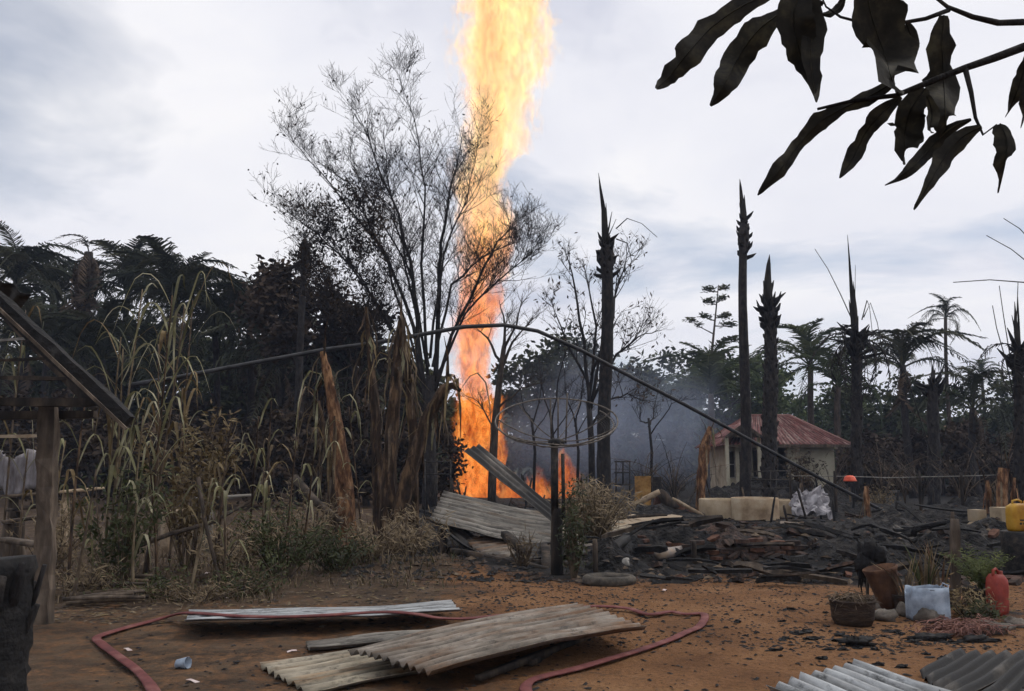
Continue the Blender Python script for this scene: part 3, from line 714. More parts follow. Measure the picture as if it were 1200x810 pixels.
def folded(o, top, base, L, n, mesh_list, seed, lo=74, hi=88):
    rg = random.Random(seed)
    for i in range(n):
        link('dead_frond', rg.choice(mesh_list), o, top-base, (rg.uniform(-.2, .2), radians(rg.uniform(lo, hi)), i*2.4), L*rg.uniform(.8, 1.1))
op = bpy.data.objects['withered_palm.001']
folded(op, at(358, 279, 36), foot(357, 285, 36), 2.0, 16, FR_BURNT+FR_DEAD[:1], 5)
for i in range(4): link('frond', FR_BURNT[i % 3], op, at(358, 282, 36)-foot(357, 285, 36), (0, -radians(60-8*i), i*1.7), .9)

RG_ = 'green palms behind the house'
palm('green_palm', 'coconut palm with drooping green fronds behind the house roof', foot(950, 430, 58), at(950, 428, 58), .26, .18, 16, 4.6, FR_GREEN, (-.5, 1.2), 160, RG_, BARK)
palm('green_palm', 'pale green palm low behind the gable side of the house', foot(833, 455, 56), at(833, 462, 56), .26, .18, 14, 5.2, FR_GREEN, (-.4, 1.2), 161, RG_, BARK)
palm('green_palm', 'small green palm just right of the house behind the spiky burnt palm', foot(985, 470, 54), at(982, 452, 54), .24, .18, 14, 4.2, FR_GREEN, (-.5, 1.1), 162, RG_, BARK)
palm('green_palm', 'tiny far palm poking above the trees near the right edge', foot(1150, 440, 95), at(1150, 438, 95), .2, .16, 14, 2.8, FR_GREEN, (-.5, 1.2), 163, RG_, BARK)
palm('scorched_palm', 'dark scorched palm with arching fronds left of the slender palm', foot(1062, 430, 40), at(1058, 428, 40), .18, .14, 14, 3.6, FR_DARK, (-.3, 1.1), 164, None, dead=3)
palm('scorched_palm', 'low scorched palm in the undergrowth right of the slender palm', foot(1140, 470, 40), at(1140, 478, 40), .17, .14, 12, 3.2, FR_DARK, (-.4, 1.1), 165, None, dead=3)
o = palm('slender_palm', 'tall slender grey palm with a small drooping crown near the right edge', foot(1108, 360, 55), at(1108, 372, 55), .14, .10, 13, 2.2, FR_DARK, (-.95, 1.2), 166, None, BARK)

# burnt palm trunks with spear leaves
def burnt_palm(label, foot_, top, r0, r1, spear, stubs, seed, rough=.0, boots=0, fronds=(), wires=(), headr=1.5, stublen=.35, kind='burnt_palm'):
    rg = random.Random(seed); base, top = Vector(foot_), Vector(top); o = T(kind, label, 'palm', base, 'burnt palm trunks')
    mb = MB(); K = 26; pts, rad = [], []
    sway = Vector((rg.uniform(-.08, .08), rg.uniform(-.06, .06), 0))
    for i in range(K+1):
        t_ = i/K; pts.append(base.lerp(top, t_)+sway*sin(t_*pi*2))
        r = r0*(1-t_)+r1*t_
        if t_ > .88: r *= (1, 1.0+(headr-1)*.5, headr, headr*.72, .3)[min(4, int((t_-.88)/.12*4.001+.5))]
        rad.append(r*(1+rough*rg.uniform(-1, 1)))
    mb.tube(pts, rad, 11, jit=rough*.9, rg=rg)
    mb.build('trunk', BARKB, o)
    axis_ = (top-base).normalized()
    for i in range(boots):                            # old leaf bases up the stem
        t_ = .08+.84*i/boots; k = min(K-1, int(t_*K)); p = pts[k].lerp(pts[k+1], t_*K-k); a = i*2.4
        d = Vector((cos(a), sin(a), .0)); mb = MB(); r = rad[k]
        l = rg.uniform(.10, .2)
        mb.tube([p+d*r*.7-axis_*.03, p+d*(r*.98)+axis_*l*.4, p+d*(r*1.14)+axis_*l], [.07, .055, .015], 4)
        mb.build('leaf_base', BARKB, o)
    stubs = int(stubs*1.7)
    for i in range(stubs):
        a = i*2.4+rg.uniform(-.2, .2); t_ = .86+.14*i/max(1, stubs); p = base.lerp(top, t_)
        d = Vector((cos(a+rg.uniform(-.6, .6)), sin(a), rg.uniform(.2, 3.4))).normalized(); l = stublen*rg.uniform(.25, 1.5); r = r1*(1.2 if t_ < .96 else .7)
        dd = Vector((cos(a), sin(a), 0))
        mb = MB(); mb.tube([p+dd*r*.5, p+dd*r*1.05+d*l*.5, p+dd*r*1.05+d*l], [.08, .06, .012], 4)
        mb.build('frond_stub', CHAR, o)
    for i, (dx, dz, r) in enumerate(spear):
        q = top+Vector((dx, rg.uniform(-.05, .05), dz)); md = top.lerp(q, .45)+Vector((rg.uniform(-.04, .04), 0, 0))
        mb = MB(); mb.tube([top-Vector((0, 0, .35)), top.lerp(md, .5), md, md.lerp(q, .6), q], [r, r*.9, r*.62, r*.35, .008], 5, jit=.25, rg=rg)
        mb.build('spear_leaf', PALMB, o)
    for pl in wires:
        mb = MB(); mb.tube([P(*q) for q in pl], [.022, .018, .014, .012, .01, .008][:len(pl)], 4); mb.build('frond_rib', PALMB, o)
    for (u, v, Y, L, e, az) in fronds:
        p = P(u, v, Y); link('burnt_frond', FR_BURNT[int(abs(az*7)) % 3], o, p-base, (0, -e, az), L)
    return o
burnt_palm('thick burnt palm trunk with broken spear behind the bare shrub in the middle', foot(709, 585, 28), at(710, 282, 28), .235, .19,
    [(-.22, 2.35, .115), (-.1, 1.6, .09), (.02, 1.3, .07), (.22, 1.0, .05), (.36, .75, .03)], 16, 1, .05, 0, wires=[[(722, 268, 28), (735, 256, 28), (752, 262, 28.3), (770, 278, 28.6)], [(722, 280, 28), (735, 285, 27.8), (740, 305, 27.6), (736, 330, 27.5)]], headr=1.7)
burnt_palm('tallest burnt palm trunk, thin and smooth, in front of the house', foot(872, 585, 30), at(872, 256, 30), .21, .135,
    [(-.09, 1.5, .12), (.05, .9, .10), (-.14, .6, .08)], 16, 2, .03, 0, headr=1.9, stublen=.28)
burnt_palm('shorter burnt palm trunk with rough shaggy bark in front of the house', foot(903, 585, 28.5), at(901, 352, 28.5), .27, .19,
    [(.10, 1.6, .2), (.0, 1.1, .16), (-.15, .7, .12), (.2, .7, .12)], 22, 3, .10, 120, headr=1.4, stublen=.42)
bp4 = burnt_palm('spiky burnt palm with a very long thin spear and drooping charred fronds', foot(1004, 585, 31), at(1003, 392, 31), .21, .17,
    [(-.12, 3.75, .09), (.02, 2.0, .12), (.12, 2.6, .03), (-.2, 1.3, .1)], 20, 4, .10, 60, headr=1.5, stublen=.6,
    fronds=[(1003, 395, 31, 2.4, e, a) for e, a in ((.2, .3), (.35, 1.5), (.1, 2.9), (.3, 4.1), (-.2, 5.2), (-.5, .9), (-.6, 2.2), (-.7, 3.6), (-.7, 4.7), (-.8, 5.9), (-.9, .1), (-1.0, 3.1), (-.95, 1.8), (-.6, 6.1))],
    wires=[[(1000, 378, 31), (985, 345, 31), (970, 315, 31.3), (955, 292, 31.6)], [(1012, 372, 31), (1020, 355, 31), (1028, 378, 31), (1033, 405, 31)], [(1010, 375, 31), (1016, 352, 31), (1019, 360, 30.8), (1022, 388, 30.6)]])
burnt_palm('burnt palm trunk with bare ribs cut off by the right edge', foot(1192, 585, 25), at(1194, 408, 25), .14, .13,
    [(.0, 1.4, .10), (-.1, 1.0, .06), (.12, 1.7, .05)], 16, 5, .12, 40, headr=1.6, stublen=.5,
    fronds=[(1194, 410, 25, 1.7, e, a) for e, a in ((-.7, 2.9), (-.9, 3.8), (-.8, 1.5), (-.6, .2), (-1.0, 5.0), (.2, 3.2), (-.3, 4.4))],
    wires=[[(1193, 470, 25), (1184, 420, 25), (1176, 370, 25.2), (1171, 335, 25.4)], [(1192, 480, 25), (1178, 420, 24.8), (1168, 385, 24.6), (1163, 358, 24.5)], [(1240, 330, 24), (1200, 331, 24), (1160, 328, 24), (1117, 331, 24)], [(1250, 340, 24.5), (1210, 312, 24.5), (1185, 292, 24.5), (1156, 276, 24.5)], [(1250, 330, 24.5), (1215, 290, 24.5), (1195, 268, 24.5), (1176, 256, 24.5)], [(1194, 470, 25), (1190, 400, 25), (1192, 360, 25.2), (1193, 330, 25.4)]])
burnt_palm('slim black palm stump among the undergrowth below the slender palm', foot(1094, 585, 34), at(1094, 446, 34), .25, .2,
    [(.0, .7, .1), (.1, .5, .06)], 14, 6, .1, 30, headr=1.4, stublen=.5,
    wires=[[(1098, 540, 34), (1112, 490, 34), (1135, 440, 34), (1158, 405, 34)], [(1100, 545, 34), (1125, 495, 34), (1145, 455, 34), (1163, 432, 34)], [(1094, 540, 33), (1075, 480, 33), (1062, 440, 33), (1050, 415, 33)]])
# arching bare ribs growing from the ground
def rib_clump(label, u, v, Y, n, L, seed, spread=1.0, mat=None):
    rg = random.Random(seed); b = foot(u, v, Y); o = T('burnt_frond_clump', label, 'burnt plant', b, 'clumps of burnt frond ribs')
    for i in range(n):
        a = rg.uniform(0, 6.28); l = L*rg.uniform(.6, 1.15); s_ = spread*rg.uniform(.3, 1.0); pts = []
        for k in range(8):
            t_ = k/7; pts.append(b+Vector((cos(a)*s_*l*t_*t_*.9, sin(a)*s_*l*t_*t_*.5, l*(t_-.42*s_*t_**2.4))))
        mb = MB(); mb.tube(pts, [.022*(1-.75*k/7) for k in range(8)], 4)
        if rg.random() < .6:
            for k in range(10):
                p = pts[3+k % 5]; d = Vector((rg.uniform(-.4, .4), rg.uniform(-.4, .4), -rg.uniform(.2, .6)))
                mb.leafq(p+d*.5, d*.5, Vector((.012, .012, 0)))
        mb.build('frond_rib', mat or rg.choice([PALMB, TWIG, PALMD]), o)
for i, (u, v, Y, n, L, sp, lab) in enumerate([
    (1128, 590, 27, 14, 2.6, 1.0, 'burnt frond ribs arching beside the orange banana stubs'),
    (1080, 585, 30, 14, 3.0, 1.0, 'burnt frond ribs between the two right hand black palms'),
    (1035, 580, 31, 14, 3.0, 1.0, 'burnt frond ribs right of the spiky burnt palm'),
    (975, 580, 33, 12, 2.8, 1.1, 'burnt frond ribs between house and spiky burnt palm'),
    (790, 580, 31, 14, 3.0, 1.2, 'arching burnt ribs in the smoke left of the house'),
    (755, 575, 36, 12, 2.8, 1.1, 'arching burnt ribs in the smoke right of the thick palm trunk'),
    (1178, 590, 26, 12, 3.4, .8, 'burnt frond ribs at the foot of the right edge palm'),
    (1060, 575, 35, 12, 3.2, 1.0, 'farther burnt frond ribs in front of the right hand trees')]):
    rib_clump(lab, u, v, Y, n, L, 300+i, sp)

# ================================================================ BARE AND LEAFY TREES
def grow(mb, rg, p, d, l, r, lvl, maxl, up=.15, leaves=None, wob=.35):
    n = 4 if lvl < maxl else 3; pts, rad = [p.copy()], [r]
    q = p.copy(); dd = d.copy()
    for i in range(n):
        dd = (dd+Vector((rg.uniform(-1, 1), rg.uniform(-1, 1), rg.uniform(-.7, 1)))*wob*.5+Vector((0, 0, up))).normalized()
        q = q+dd*l/n; pts.append(q.copy()); rad.append(max(.004, r*(1-.72*(i+1)/n)))
    mb.tube(pts, rad, 4 if lvl == 0 else 3, cap=False)
    if leaves is not None and lvl >= maxl-1:
        k_ = leaves(q)
        for _ in range(k_):
            c = pts[rg.randrange(1, len(pts))]+Vector((rg.uniform(-.2, .2), rg.uniform(-.2, .2), rg.uniform(-.25, .1)))
            LV.append(c)
    if lvl < maxl:
        for k in range(rg.randint(3, 5) if lvl < 2 else rg.randint(1, 3)):
            t_ = rg.uniform(.25, 1); i = min(n-1, int(t_*n)); b = pts[i].lerp(pts[i+1], t_*n-i)
            s_ = Vector((rg.uniform(-1, 1), rg.uniform(-1, 1), rg.uniform(-.35, .8)))
            grow(mb, rg, b, (dd*.8+s_*1.1).normalized(), l*rg.uniform(.45, .75), max(.004, r*.55), lvl+1, maxl, up, leaves, wob)
LV = []
def bare_tree(name, label, base, trunk, limbs, seed, mat, r_sub=.02, sub=(6, 9), sublen=1.5, depth=2, leaves=None, leafmat=None, leafsize=.09, depthvar=1.2, cat='tree', up=.04):
    """trunk and limbs are polylines of (point, radius); side shoots are grown along the limbs"""
    global LV
    rg = random.Random(seed); o = T(name, label, cat, base); LV = []
    mb = MB(); mb.tube([p for p, r in trunk], [r for p, r in trunk], 8, jit=.06, rg=rg); mb.build('trunk', mat, o)
    tw = MB()
    for lb in limbs:
        dv = rg.uniform(-depthvar, depthvar); pts = []; m_ = len(lb)
        for i, (p, r) in enumerate(lb): pts.append((Vector(p)+Vector((0, dv*i/(m_-1), 0)), r))
        sm = []                                         # smooth and roughen the line
        for i in range(m_-1):
            for k in range(3):
                t_ = k/3; j = Vector((rg.uniform(-1, 1), rg.uniform(-1, 1), rg.uniform(-1, 1)))*.05*(0 if i == 0 and k == 0 else 1)
                sm.append((pts[i][0].lerp(pts[i+1][0], t_)+j, pts[i][1]*(1-t_)+pts[i+1][1]*t_))
        sm.append(pts[-1])
        mb = MB(); mb.tube([p for p, r in sm], [r for p, r in sm], 6); mb.build('limb', mat, o)
        K = len(sm)
        for k in range(rg.randint(*sub)):
            t_ = rg.uniform(.22, 1); i = min(K-2, int(t_*(K-1))); b = sm[i][0].lerp(sm[i+1][0], t_*(K-1)-i)
            d = (sm[i+1][0]-sm[i][0]).normalized(); s_ = Vector((rg.uniform(-1, 1), rg.uniform(-1, 1), rg.uniform(-.3, .6)))
            grow(tw, rg, b, (d*.9+s_).normalized(), sublen*rg.uniform(.5, 1.15)*(1.1-.45*t_), min(r_sub, sm[i][1]*.6), 0, depth, up, leaves)
    tw.build('twigs', mat, o)
    if LV and leafmat:
        lm = MB()
        for c in LV:
            a = Vector((rg.uniform(-1, 1), rg.uniform(-1, 1), rg.uniform(-1.2, .3))).normalized()*leafsize*rg.uniform(.6, 1.3)
            lm.leafq(c, a, a.orthogonal().normalized()*leafsize*.42)
        lm.build('foliage', leafmat, o, False)
    return o
def pl(Y, *q): return [(P(u, v, Y), r) for u, v, r in q]
Y0 = 27
def lv_main(q):
    d_ = q.y; u = 600+1000*q.x/(q.y*cos(PITCH)+(q.z-CAM_Z)*sin(PITCH)); vz = q.z
    rr = random.random
    if u < 462 and 6.0 < vz < 11.2: return NZR.choice((0, 1, 1, 2)) if (u-405)**2/2600+(vz-8.4)**2/5 < 1 else NZR.choice((0, 0, 0, 1))
    return 1 if NZR.random() < .05 else 0
NZR = random.Random(9)
b0 = foot(503, 600, Y0)
bare_tree('bare_tree', 'large burnt bare tree with many fine twigs left of the flame', b0,
    [(b0, .26), (P(504, 560, Y0), .22), (P(503, 500, Y0), .2), (P(504, 462, Y0), .19), (P(505, 440, Y0), .15)],
    [pl(Y0, (500, 500, 0.0858), (492, 400, 0.0792), (486, 330, 0.066), (468, 254.7, 0.0462), (442, 189.6, 0.0264), (418, 131.9, 0.0079)),
     pl(Y0, (506, 490, 0.099), (511, 400, 0.0858), (513, 330, 0.0726), (515.8, 277.9, 0.0561), (527.9, 203.5, 0.0297), (540, 141.2, 0.0079)),
     pl(Y0, (502, 470, 0.0726), (485, 385, 0.066), (455, 300, 0.0462), (425, 264, 0.033), (382, 210.1, 0.0198), (345, 171, 0.0066)),
     pl(Y0, (507, 465, 0.0726), (530, 392, 0.0594), (560, 330, 0.0462), (581.8, 284.5, 0.0297), (609.7, 254.7, 0.0079)),
     pl(Y0, (502, 450, 0.0594), (494, 310, 0.0462), (500, 222.1, 0.0297), (486, 143.1, 0.0165), (468, 89.2, 0.0053)),
     pl(Y0, (499, 455, 0.0594), (452, 370, 0.0462), (412, 312, 0.033), (375, 277.9, 0.0198), (338, 251, 0.0066)),
     pl(Y0, (507, 450, 0.0528), (545, 368, 0.0396), (598, 318, 0.0231), (630.2, 297.5, 0.0066)),
     pl(Y0, (504, 420, 0.0528), (521, 300, 0.033), (548.4, 243.5, 0.0198), (561.4, 184.9, 0.0066)),
     pl(Y0, (503, 430, 0.0462), (470, 300, 0.033), (440, 245.4, 0.0231), (400, 171, 0.0066)),
     pl(Y0, (507, 430, 0.0528), (528, 330, 0.0396), (565.1, 296.5, 0.0264), (604.2, 275.2, 0.0079)),
     pl(Y0, (499, 480, 0.0528), (440, 420, 0.0396), (400, 350, 0.0264), (372, 320, 0.0099)),
     pl(Y0, (500, 470, .05), (462, 395, .04), (425, 330, .03), (395, 285, .02), (360, 262, .008)),
     pl(Y0, (500, 460, .05), (470, 360, .04), (448, 290, .03), (415, 225, .02), (385, 205, .008)),
     pl(Y0, (502, 440, .05), (482, 330, .04), (462, 260, .03), (450, 190, .02), (445, 140, .008)),
     pl(Y0, (499, 485, .05), (455, 430, .04), (425, 385, .03), (390, 370, .02), (362, 345, .008))],
    11, BARKB, .016, (22, 27), 1.5, 3, lv_main, CROWNB, .075)
b1 = foot(694, 590, 32)
bare_tree('bare_tree', 'thin bare burnt tree growing around the thick palm trunk', b1,
    [(b1, .13), (P(693, 520, 32), .12), (P(690, 470, 32), .1)],
    [pl(32, (691, 490, .08), (683, 400, .06), (672, 340, .04), (660, 300, .012)), pl(32, (692, 480, .08), (706, 400, .05), (725, 330, .035), (740, 285, .01)),
     pl(32, (690, 470, .07), (700, 380, .05), (684, 300, .012)), pl(32, (694, 470, .06), (722, 415, .05), (748, 395, .03), (770, 388, .01)),
     pl(32, (690, 450, .06), (662, 400, .04), (645, 350, .012)), pl(32, (693, 440, .06), (720, 370, .04), (728, 300, .01)), pl(32, (692, 500, .06), (715, 470, .04), (735, 462, .03), (760, 470, .01))],
    12, BARKB, .022, (7, 10), 1.4, 2, lambda q: 1 if NZR.random() < .3 else 0, CROWNB, .11)
b2 = foot(576, 590, 33)
bare_tree('bare_tree', 'slender leaning bare tree standing in front of the flame base', b2,
    [(b2, .17), (P(577, 560, 33), .16), (P(580, 500, 33), .145), (P(586, 440, 33), .12), (P(591, 405, 33), .09)],
    [pl(33, (587, 435, .08), (600, 400, .05), (625, 372, .01)), pl(33, (590, 410, .08), (592, 380, .05), (585, 350, .01)), pl(33, (588, 425, .06), (570, 395, .04), (556, 380, .01)),
     pl(33, (582, 480, .05), (610, 455, .03), (630, 452, .01)), pl(33, (590, 410, .06), (606, 385, .04), (612, 350, .01)), pl(33, (580, 505, .04), (560, 470, .02), (540, 460, .008))],
    13, BARK, .02, (5, 8), 1.0, 2)
b3 = foot(660, 585, 36)
for i, (u, w_) in enumerate([(648, 430), (676, 440), (625, 450), (762, 470)]):
    b4 = foot(u, 585, 37)
    bare_tree('bare_sapling', ['thin bare sapling behind the dish ring', 'bare sapling right of the dish behind smoke', 'bare sapling between flame and dish', 'bare sapling in the smoke left of the house'][i], b4, [(b4, .07), (P(u+2, 530, 37), .06), (P(u-2, 490, 37), .05)],
        [pl(37, (u-2, 500, .045), (u+6, w_+20, .03), (u+14, w_-25, .008)), pl(37, (u-2, 495, .04), (u-12, w_+25, .025), (u-16, w_-15, .008)), pl(37, (u, 510, .03), (u+18, 480, .02), (u+30, 468, .008))],
        20+i, BARKB, .015, (4, 6), .9, 2)

def leafy(name, label, u, vtop, Y, wpx, hpx, mat, n, size, seed, group=None, clumps=26, trunk=True, flat=1.0):
    rg = random.Random(seed); base = foot(u, 590, Y); top = P(u, vtop, Y); o = T(name, label, 'tree', base, group)
    k = Y/1000; rx, rz = wpx*k/2, hpx*k/2; c = Vector((top.x, top.y, top.z-rz)); cl = []
    for i in range(clumps):
        while True:
            q = Vector((rg.uniform(-1, 1), rg.uniform(-1, 1), rg.uniform(-1, 1)))
            if .25 < q.length < 1: break
        cl.append((Vector((c.x+q.x*rx, c.y+q.y*rx*.8, c.z+q.z*rz)), rg.uniform(.18, .36)*min(rx, rz)*1.1))
    tm = MB(); tm.tube([base, base.lerp(c, .5)+Vector((rg.uniform(-.3, .3), 0, 0)), c, c+Vector((0, 0, rz*.6))], [.022*Y*.13+.06, .15, .1, .03], 6)
    for p, r in cl[:14]: 
        s_ = c.lerp(base, rg.uniform(0, .35)); tm.tube([s_, s_.lerp(p, .5)+Vector((0, 0, .2)), p], [.07, .045, .015], 4)
    tm.build('trunk', BARK, o)
    mb = MB()
    for i in range(n):
        p, r = cl[rg.randrange(len(cl))]
        d = Vector((rg.gauss(0, 1), rg.gauss(0, 1), rg.gauss(0, .75))); d = d*(r/2.0*flat) if True else d
        a = Vector((rg.uniform(-1, 1), rg.uniform(-1, 1), rg.uniform(-.8, .5))).normalized()*size*rg.uniform(.5, 1.2)
        mb.leafq(p+d, a, a.cross(Vector((rg.uniform(-1, 1), rg.uniform(-1, 1), rg.uniform(-1, 1)))).normalized()*size*.5)
    mb.build('crown', mat, o, False)
    return o
TB = 'trees of the burnt wood behind the yard'
TREES = [ # u, vtop, Y, width, height px, mat, n, size, label
 (352, 300, 38, 130, 130, CROWNB, 2600, .16, 'leafy scorched tree against the sky left of the bare tree'),
 (418, 355, 40, 120, 150, CROWNB, 2600, .18, 'dark scorched tree directly behind the bare tree limbs'),
 (470, 400, 52, 150, 170, CROWN, 2600, .24, 'dark tree behind the foot of the bare tree'),
 (232, 395, 52, 190, 190, CROWN, 3000, .26, 'dark tree mass behind the cane in the left wood'),
 (70, 360, 56, 200, 220, CROWN, 3200, .28, 'dark tree behind the left edge palms'),
 (300, 410, 50, 170, 170, CROWNB, 2800, .24, 'brown black tree low behind the feathery palm'),
 (150, 385, 58, 200, 200, CROWN, 3000, .28, 'dark tree between the two withered palms'),
 (380, 420, 56, 170, 160, CROWN, 2600, .26, 'dark tree low between scorched tree and banana stubs'),
 (12, 420, 46, 150, 170, CROWNB, 2400, .22, 'scorched tree behind the shed at the left edge'),
 (640, 400, 62, 130, 170, CROWN, 3000, .26, 'dark tree just right of the flame'),
 (690, 405, 66, 150, 170, CROWN, 3000, .28, 'dark tree behind the thick palm trunk'),
 (752, 408, 70, 120, 165, CROWN, 2800, .28, 'dark tree in the smoke between thick trunk and tall trunk'),
 (795, 418, 76, 120, 150, CROWN, 2800, .28, 'tree in the haze behind the arching black pipe'),
 (855, 415, 72, 130, 110, CROWNG, 3200, .24, 'rounded green tree crown above the house ridge'),
 (905, 432, 80, 120, 120, CROWNG, 2800, .28, 'green tree behind the shaggy burnt trunk'),
 (965, 450, 84, 130, 120, CROWNG, 2600, .28, 'pale green tree behind the coconut palm'),
 (1030, 440, 62, 130, 140, CROWN, 2800, .24, 'dull green tree right of the spiky burnt palm'),
 (1085, 462, 66, 120, 120, CROWN, 2600, .26, 'dull green tree below the slender palm'),
 (1140, 455, 72, 130, 120, CROWNG, 2800, .26, 'green tree below the tiny far palm'),
 (1195, 445, 66, 140, 140, CROWN, 2800, .26, 'green tree at the right edge'),
 (1260, 440, 62, 150, 150, CROWN, 2200, .26, 'tree just beyond the right edge'),
 (1105, 500, 44, 150, 90, CROWNB, 2600, .17, 'brown scorched scrub tree right of the house'),
 (1035, 505, 46, 110, 85, CROWNB, 2200, .17, 'brown scorched scrub tree beside the house wall'),
 (1175, 505, 44, 120, 85, CROWNB, 2200, .17, 'brown scorched scrub tree at the right edge'),
 (110, 350, 52, 170, 260, CROWN, 3400, .30, 'dark dense tree filling the gap under the withered palm'),
 (20, 345, 60, 180, 260, CROWN, 3200, .32, 'dark dense tree deep behind the left edge'),
 (195, 372, 60, 180, 240, CROWN, 3400, .32, 'dark dense tree under the round headed palm'),
 (268, 385, 60, 170, 220, CROWN, 3400, .32, 'dark dense tree under the lower dark palm'),
 (335, 395, 62, 170, 210, CROWN, 3400, .32, 'dark dense tree deep behind the leafy scorched tree'),
 (430, 410, 64, 170, 200, CROWN, 3200, .32, 'dark dense tree deep behind the bare tree'),
 (505, 420, 66, 120, 190, CROWN, 2600, .30, 'dark dense tree left of the lower flame'),
 (560, 470, 64, 120, 110, CROWN, 2200, .24, 'dark tree behind the lower flame'),
 (780, 500, 50, 90, 75, CROWNB, 1800, .16, 'scorched bush low in the smoke left of the house'),
 (690, 500, 52, 110, 80, CROWNB, 1800, .18, 'scorched bush low in the smoke behind the dish'),
]
for i, (u, vt, Y, wp, hp, mt, n, sz, lab) in enumerate(TREES):
    leafy('forest_tree', lab, u, vt, Y, wp, hp, mt, int(n*1.7), sz*1.15, 400+i, TB)
for i, (u, vt, Y, wp, hp) in enumerate([(45, 470, 33, 150, 110), (150, 480, 30, 150, 110), (255, 470, 31, 160, 110), (345, 480, 33, 140, 110), (430, 470, 33, 140, 110), (490, 490, 34, 110, 100)]):
    leafy('scorched_bush', ['scorched bush behind the shed post', 'scorched bush behind the left cane', 'scorched bush behind the middle cane', 'scorched bush left of the leaning banana stub', 'scorched bush between the banana stubs', 'scorched bush at the foot of the bare tree'][i], u, vt, Y, wp, hp, CROWNB, 3600, .14, 500+i, 'scorched bushes under the left wood')
# layered conifer-like tree
def layered(label, u, vt, vb, Y):
    rg = random.Random(61); base = foot(u-8, 590, Y); top = P(u+4, vt, Y); o = T('layered_tree', label, 'tree', base)
    mb = MB(); mid = P(u-4, vb-10, Y); mb.tube([base, mid, top], [.2, .1, .03], 6); mb.build('trunk', BARK, o)
    lm, bm = MB(), MB(); k = Y/1000
    for i in range(11):
        t_ = min(1, max(0, i/10+rg.uniform(-.06, .06))); v = vb-8+(vt-vb+12)*t_; s_ = (-1)**i; l = (32-14*t_)*k*rg.uniform(.45, 1.15); c = P(u-5+9*t_, v, Y)
        a = (0 if s_ > 0 else pi)+rg.uniform(-1.1, 1.1); e = c+Vector((cos(a)*l, sin(a)*l*.8, l*rg.uniform(.0, .6))); bm.tube([c, c.lerp(e, .5)-Vector((0, 0, .05)), e], [.05, .03, .012], 4)
        for _ in range(90):
            q = c.lerp(e, rg.choice((.6, .95, 1.0))+rg.uniform(-.08, .08))+Vector((rg.gauss(0, .17), rg.gauss(0, .17), rg.gauss(.08, .10)))
            a_ = Vector((rg.uniform(-1, 1), rg.uniform(-1, 1), rg.uniform(-.3, .5))).normalized()*.2
            lm.leafq(q, a_, a_.orthogonal().normalized()*.06)
    bm.build('branches', BARK, o); lm.build('crown', CROWN, o, False)
layered('thin tree with layered tufts of needles against the sky left of the tallest trunk', 838, 334, 425, 60)

# the far wood that reads as one mass
rg = random.Random(88); mb = MB()
for i in range(22000):
    x = rg.uniform(-95, 95); y = rg.uniform(92, 122); hmax = 7.0+2.6*nz(x*.06, 1.5)+1.6*nz(x*.2, 4)
    z = hmax*rg.random()**.6
    a = Vector((rg.uniform(-1, 1), rg.uniform(-1, 1), rg.uniform(-1, 1))).normalized()*rg.uniform(.35, .8)
    mb.leafq(Vector((x, y, z)), a, a.orthogonal().normalized()*.32)
mb.build('far_wood', CROWN, None, False, kind='stuff', label='dark far wood along the horizon')
# ================================================================ HOUSE
HY = 38.0
hx0, hx1 = P(862, 520, HY).x, P(977, 520, HY).x
ho = T('house', 'small cream house with a red rusted hip roof behind the burnt palm trunks', 'house', (0.5*(hx0+hx1), HY, 0))
ze = P(900, 519, HY).z; zr = P(900, 487, HY+2.6).z
D_ = 5.4; ytop = HY+D_/2
def hpart(name, mat, boxes, parent=ho, smooth=False):
    mb = MB()
    for c, s_ in boxes: mb.box(c, s_)
    return mb.build(name, mat, parent, smooth)
xa = P(922, 520, HY).x                                # porch left of xa, room right of it
hpart('wall', PLASTER, [(((xa+hx1)/2, HY+.1, ze/2-.1), (hx1-xa, .2, ze+.2))])
hpart('wall', PLASTER, [((hx1-.1, HY+.2+(D_-.2)/2, ze/2-.1), (.2, D_-.2, ze+.196))])
hpart('wall', PLASTER, [(((hx0+hx1)/2-.05, HY+D_-.1, ze/2-.1), (hx1-hx0-.3, .2, ze+.19))])
hpart('wall', PLASTER, [((hx0+.1, HY+1.8+(D_-2.1)/2, ze/2-.1), (.2, D_-2.1, ze+.18))])
hpart('wall', PLASTER, [(((hx0+xa)/2+.1, HY+1.75, ze/2-.1), (xa-hx0-.02, .16, ze+.17))])
hpart('floor_slab', CONC, [(((hx0+hx1)/2, HY+D_/2-.2, .12), (hx1-hx0+.3, D_+.4, .3))])
SHUT = mk('dark_opening', [(.010, .009, .009), (.02, .017, .015), (.035, .028, .024)], 4, .8, 0)
dr = hpart('door', SHUT, [(((hx0+xa)/2+.5, HY+1.64, 1.2), (.85, .05, 2.0))])
hpart('handle', STEEL, [(((hx0+xa)/2+.2, HY+1.60, 1.15), (.03, .04, .14))], dr)
wn_ = hpart('window', SHUT, [(((hx0+xa)/2-.62, HY+1.64, 1.55), (.95, .05, 1.15))])
hpart('frame', STEEL, [(((hx0+xa)/2-.62+dx_, HY+1.60, 1.55), (.05, .05, 1.2)) for dx_ in (-.5, -.17, .17, .5)]+[(((hx0+xa)/2-.62, HY+1.595, z_), (1.04, .06, .05)) for z_ in (.95, 1.55, 2.14)], wn_)
for q in (hx0+.08, (hx0+xa)/2): hpart('porch_post', PLASTER, [((q, HY+.1, ze/2), (.14, .14, ze))])
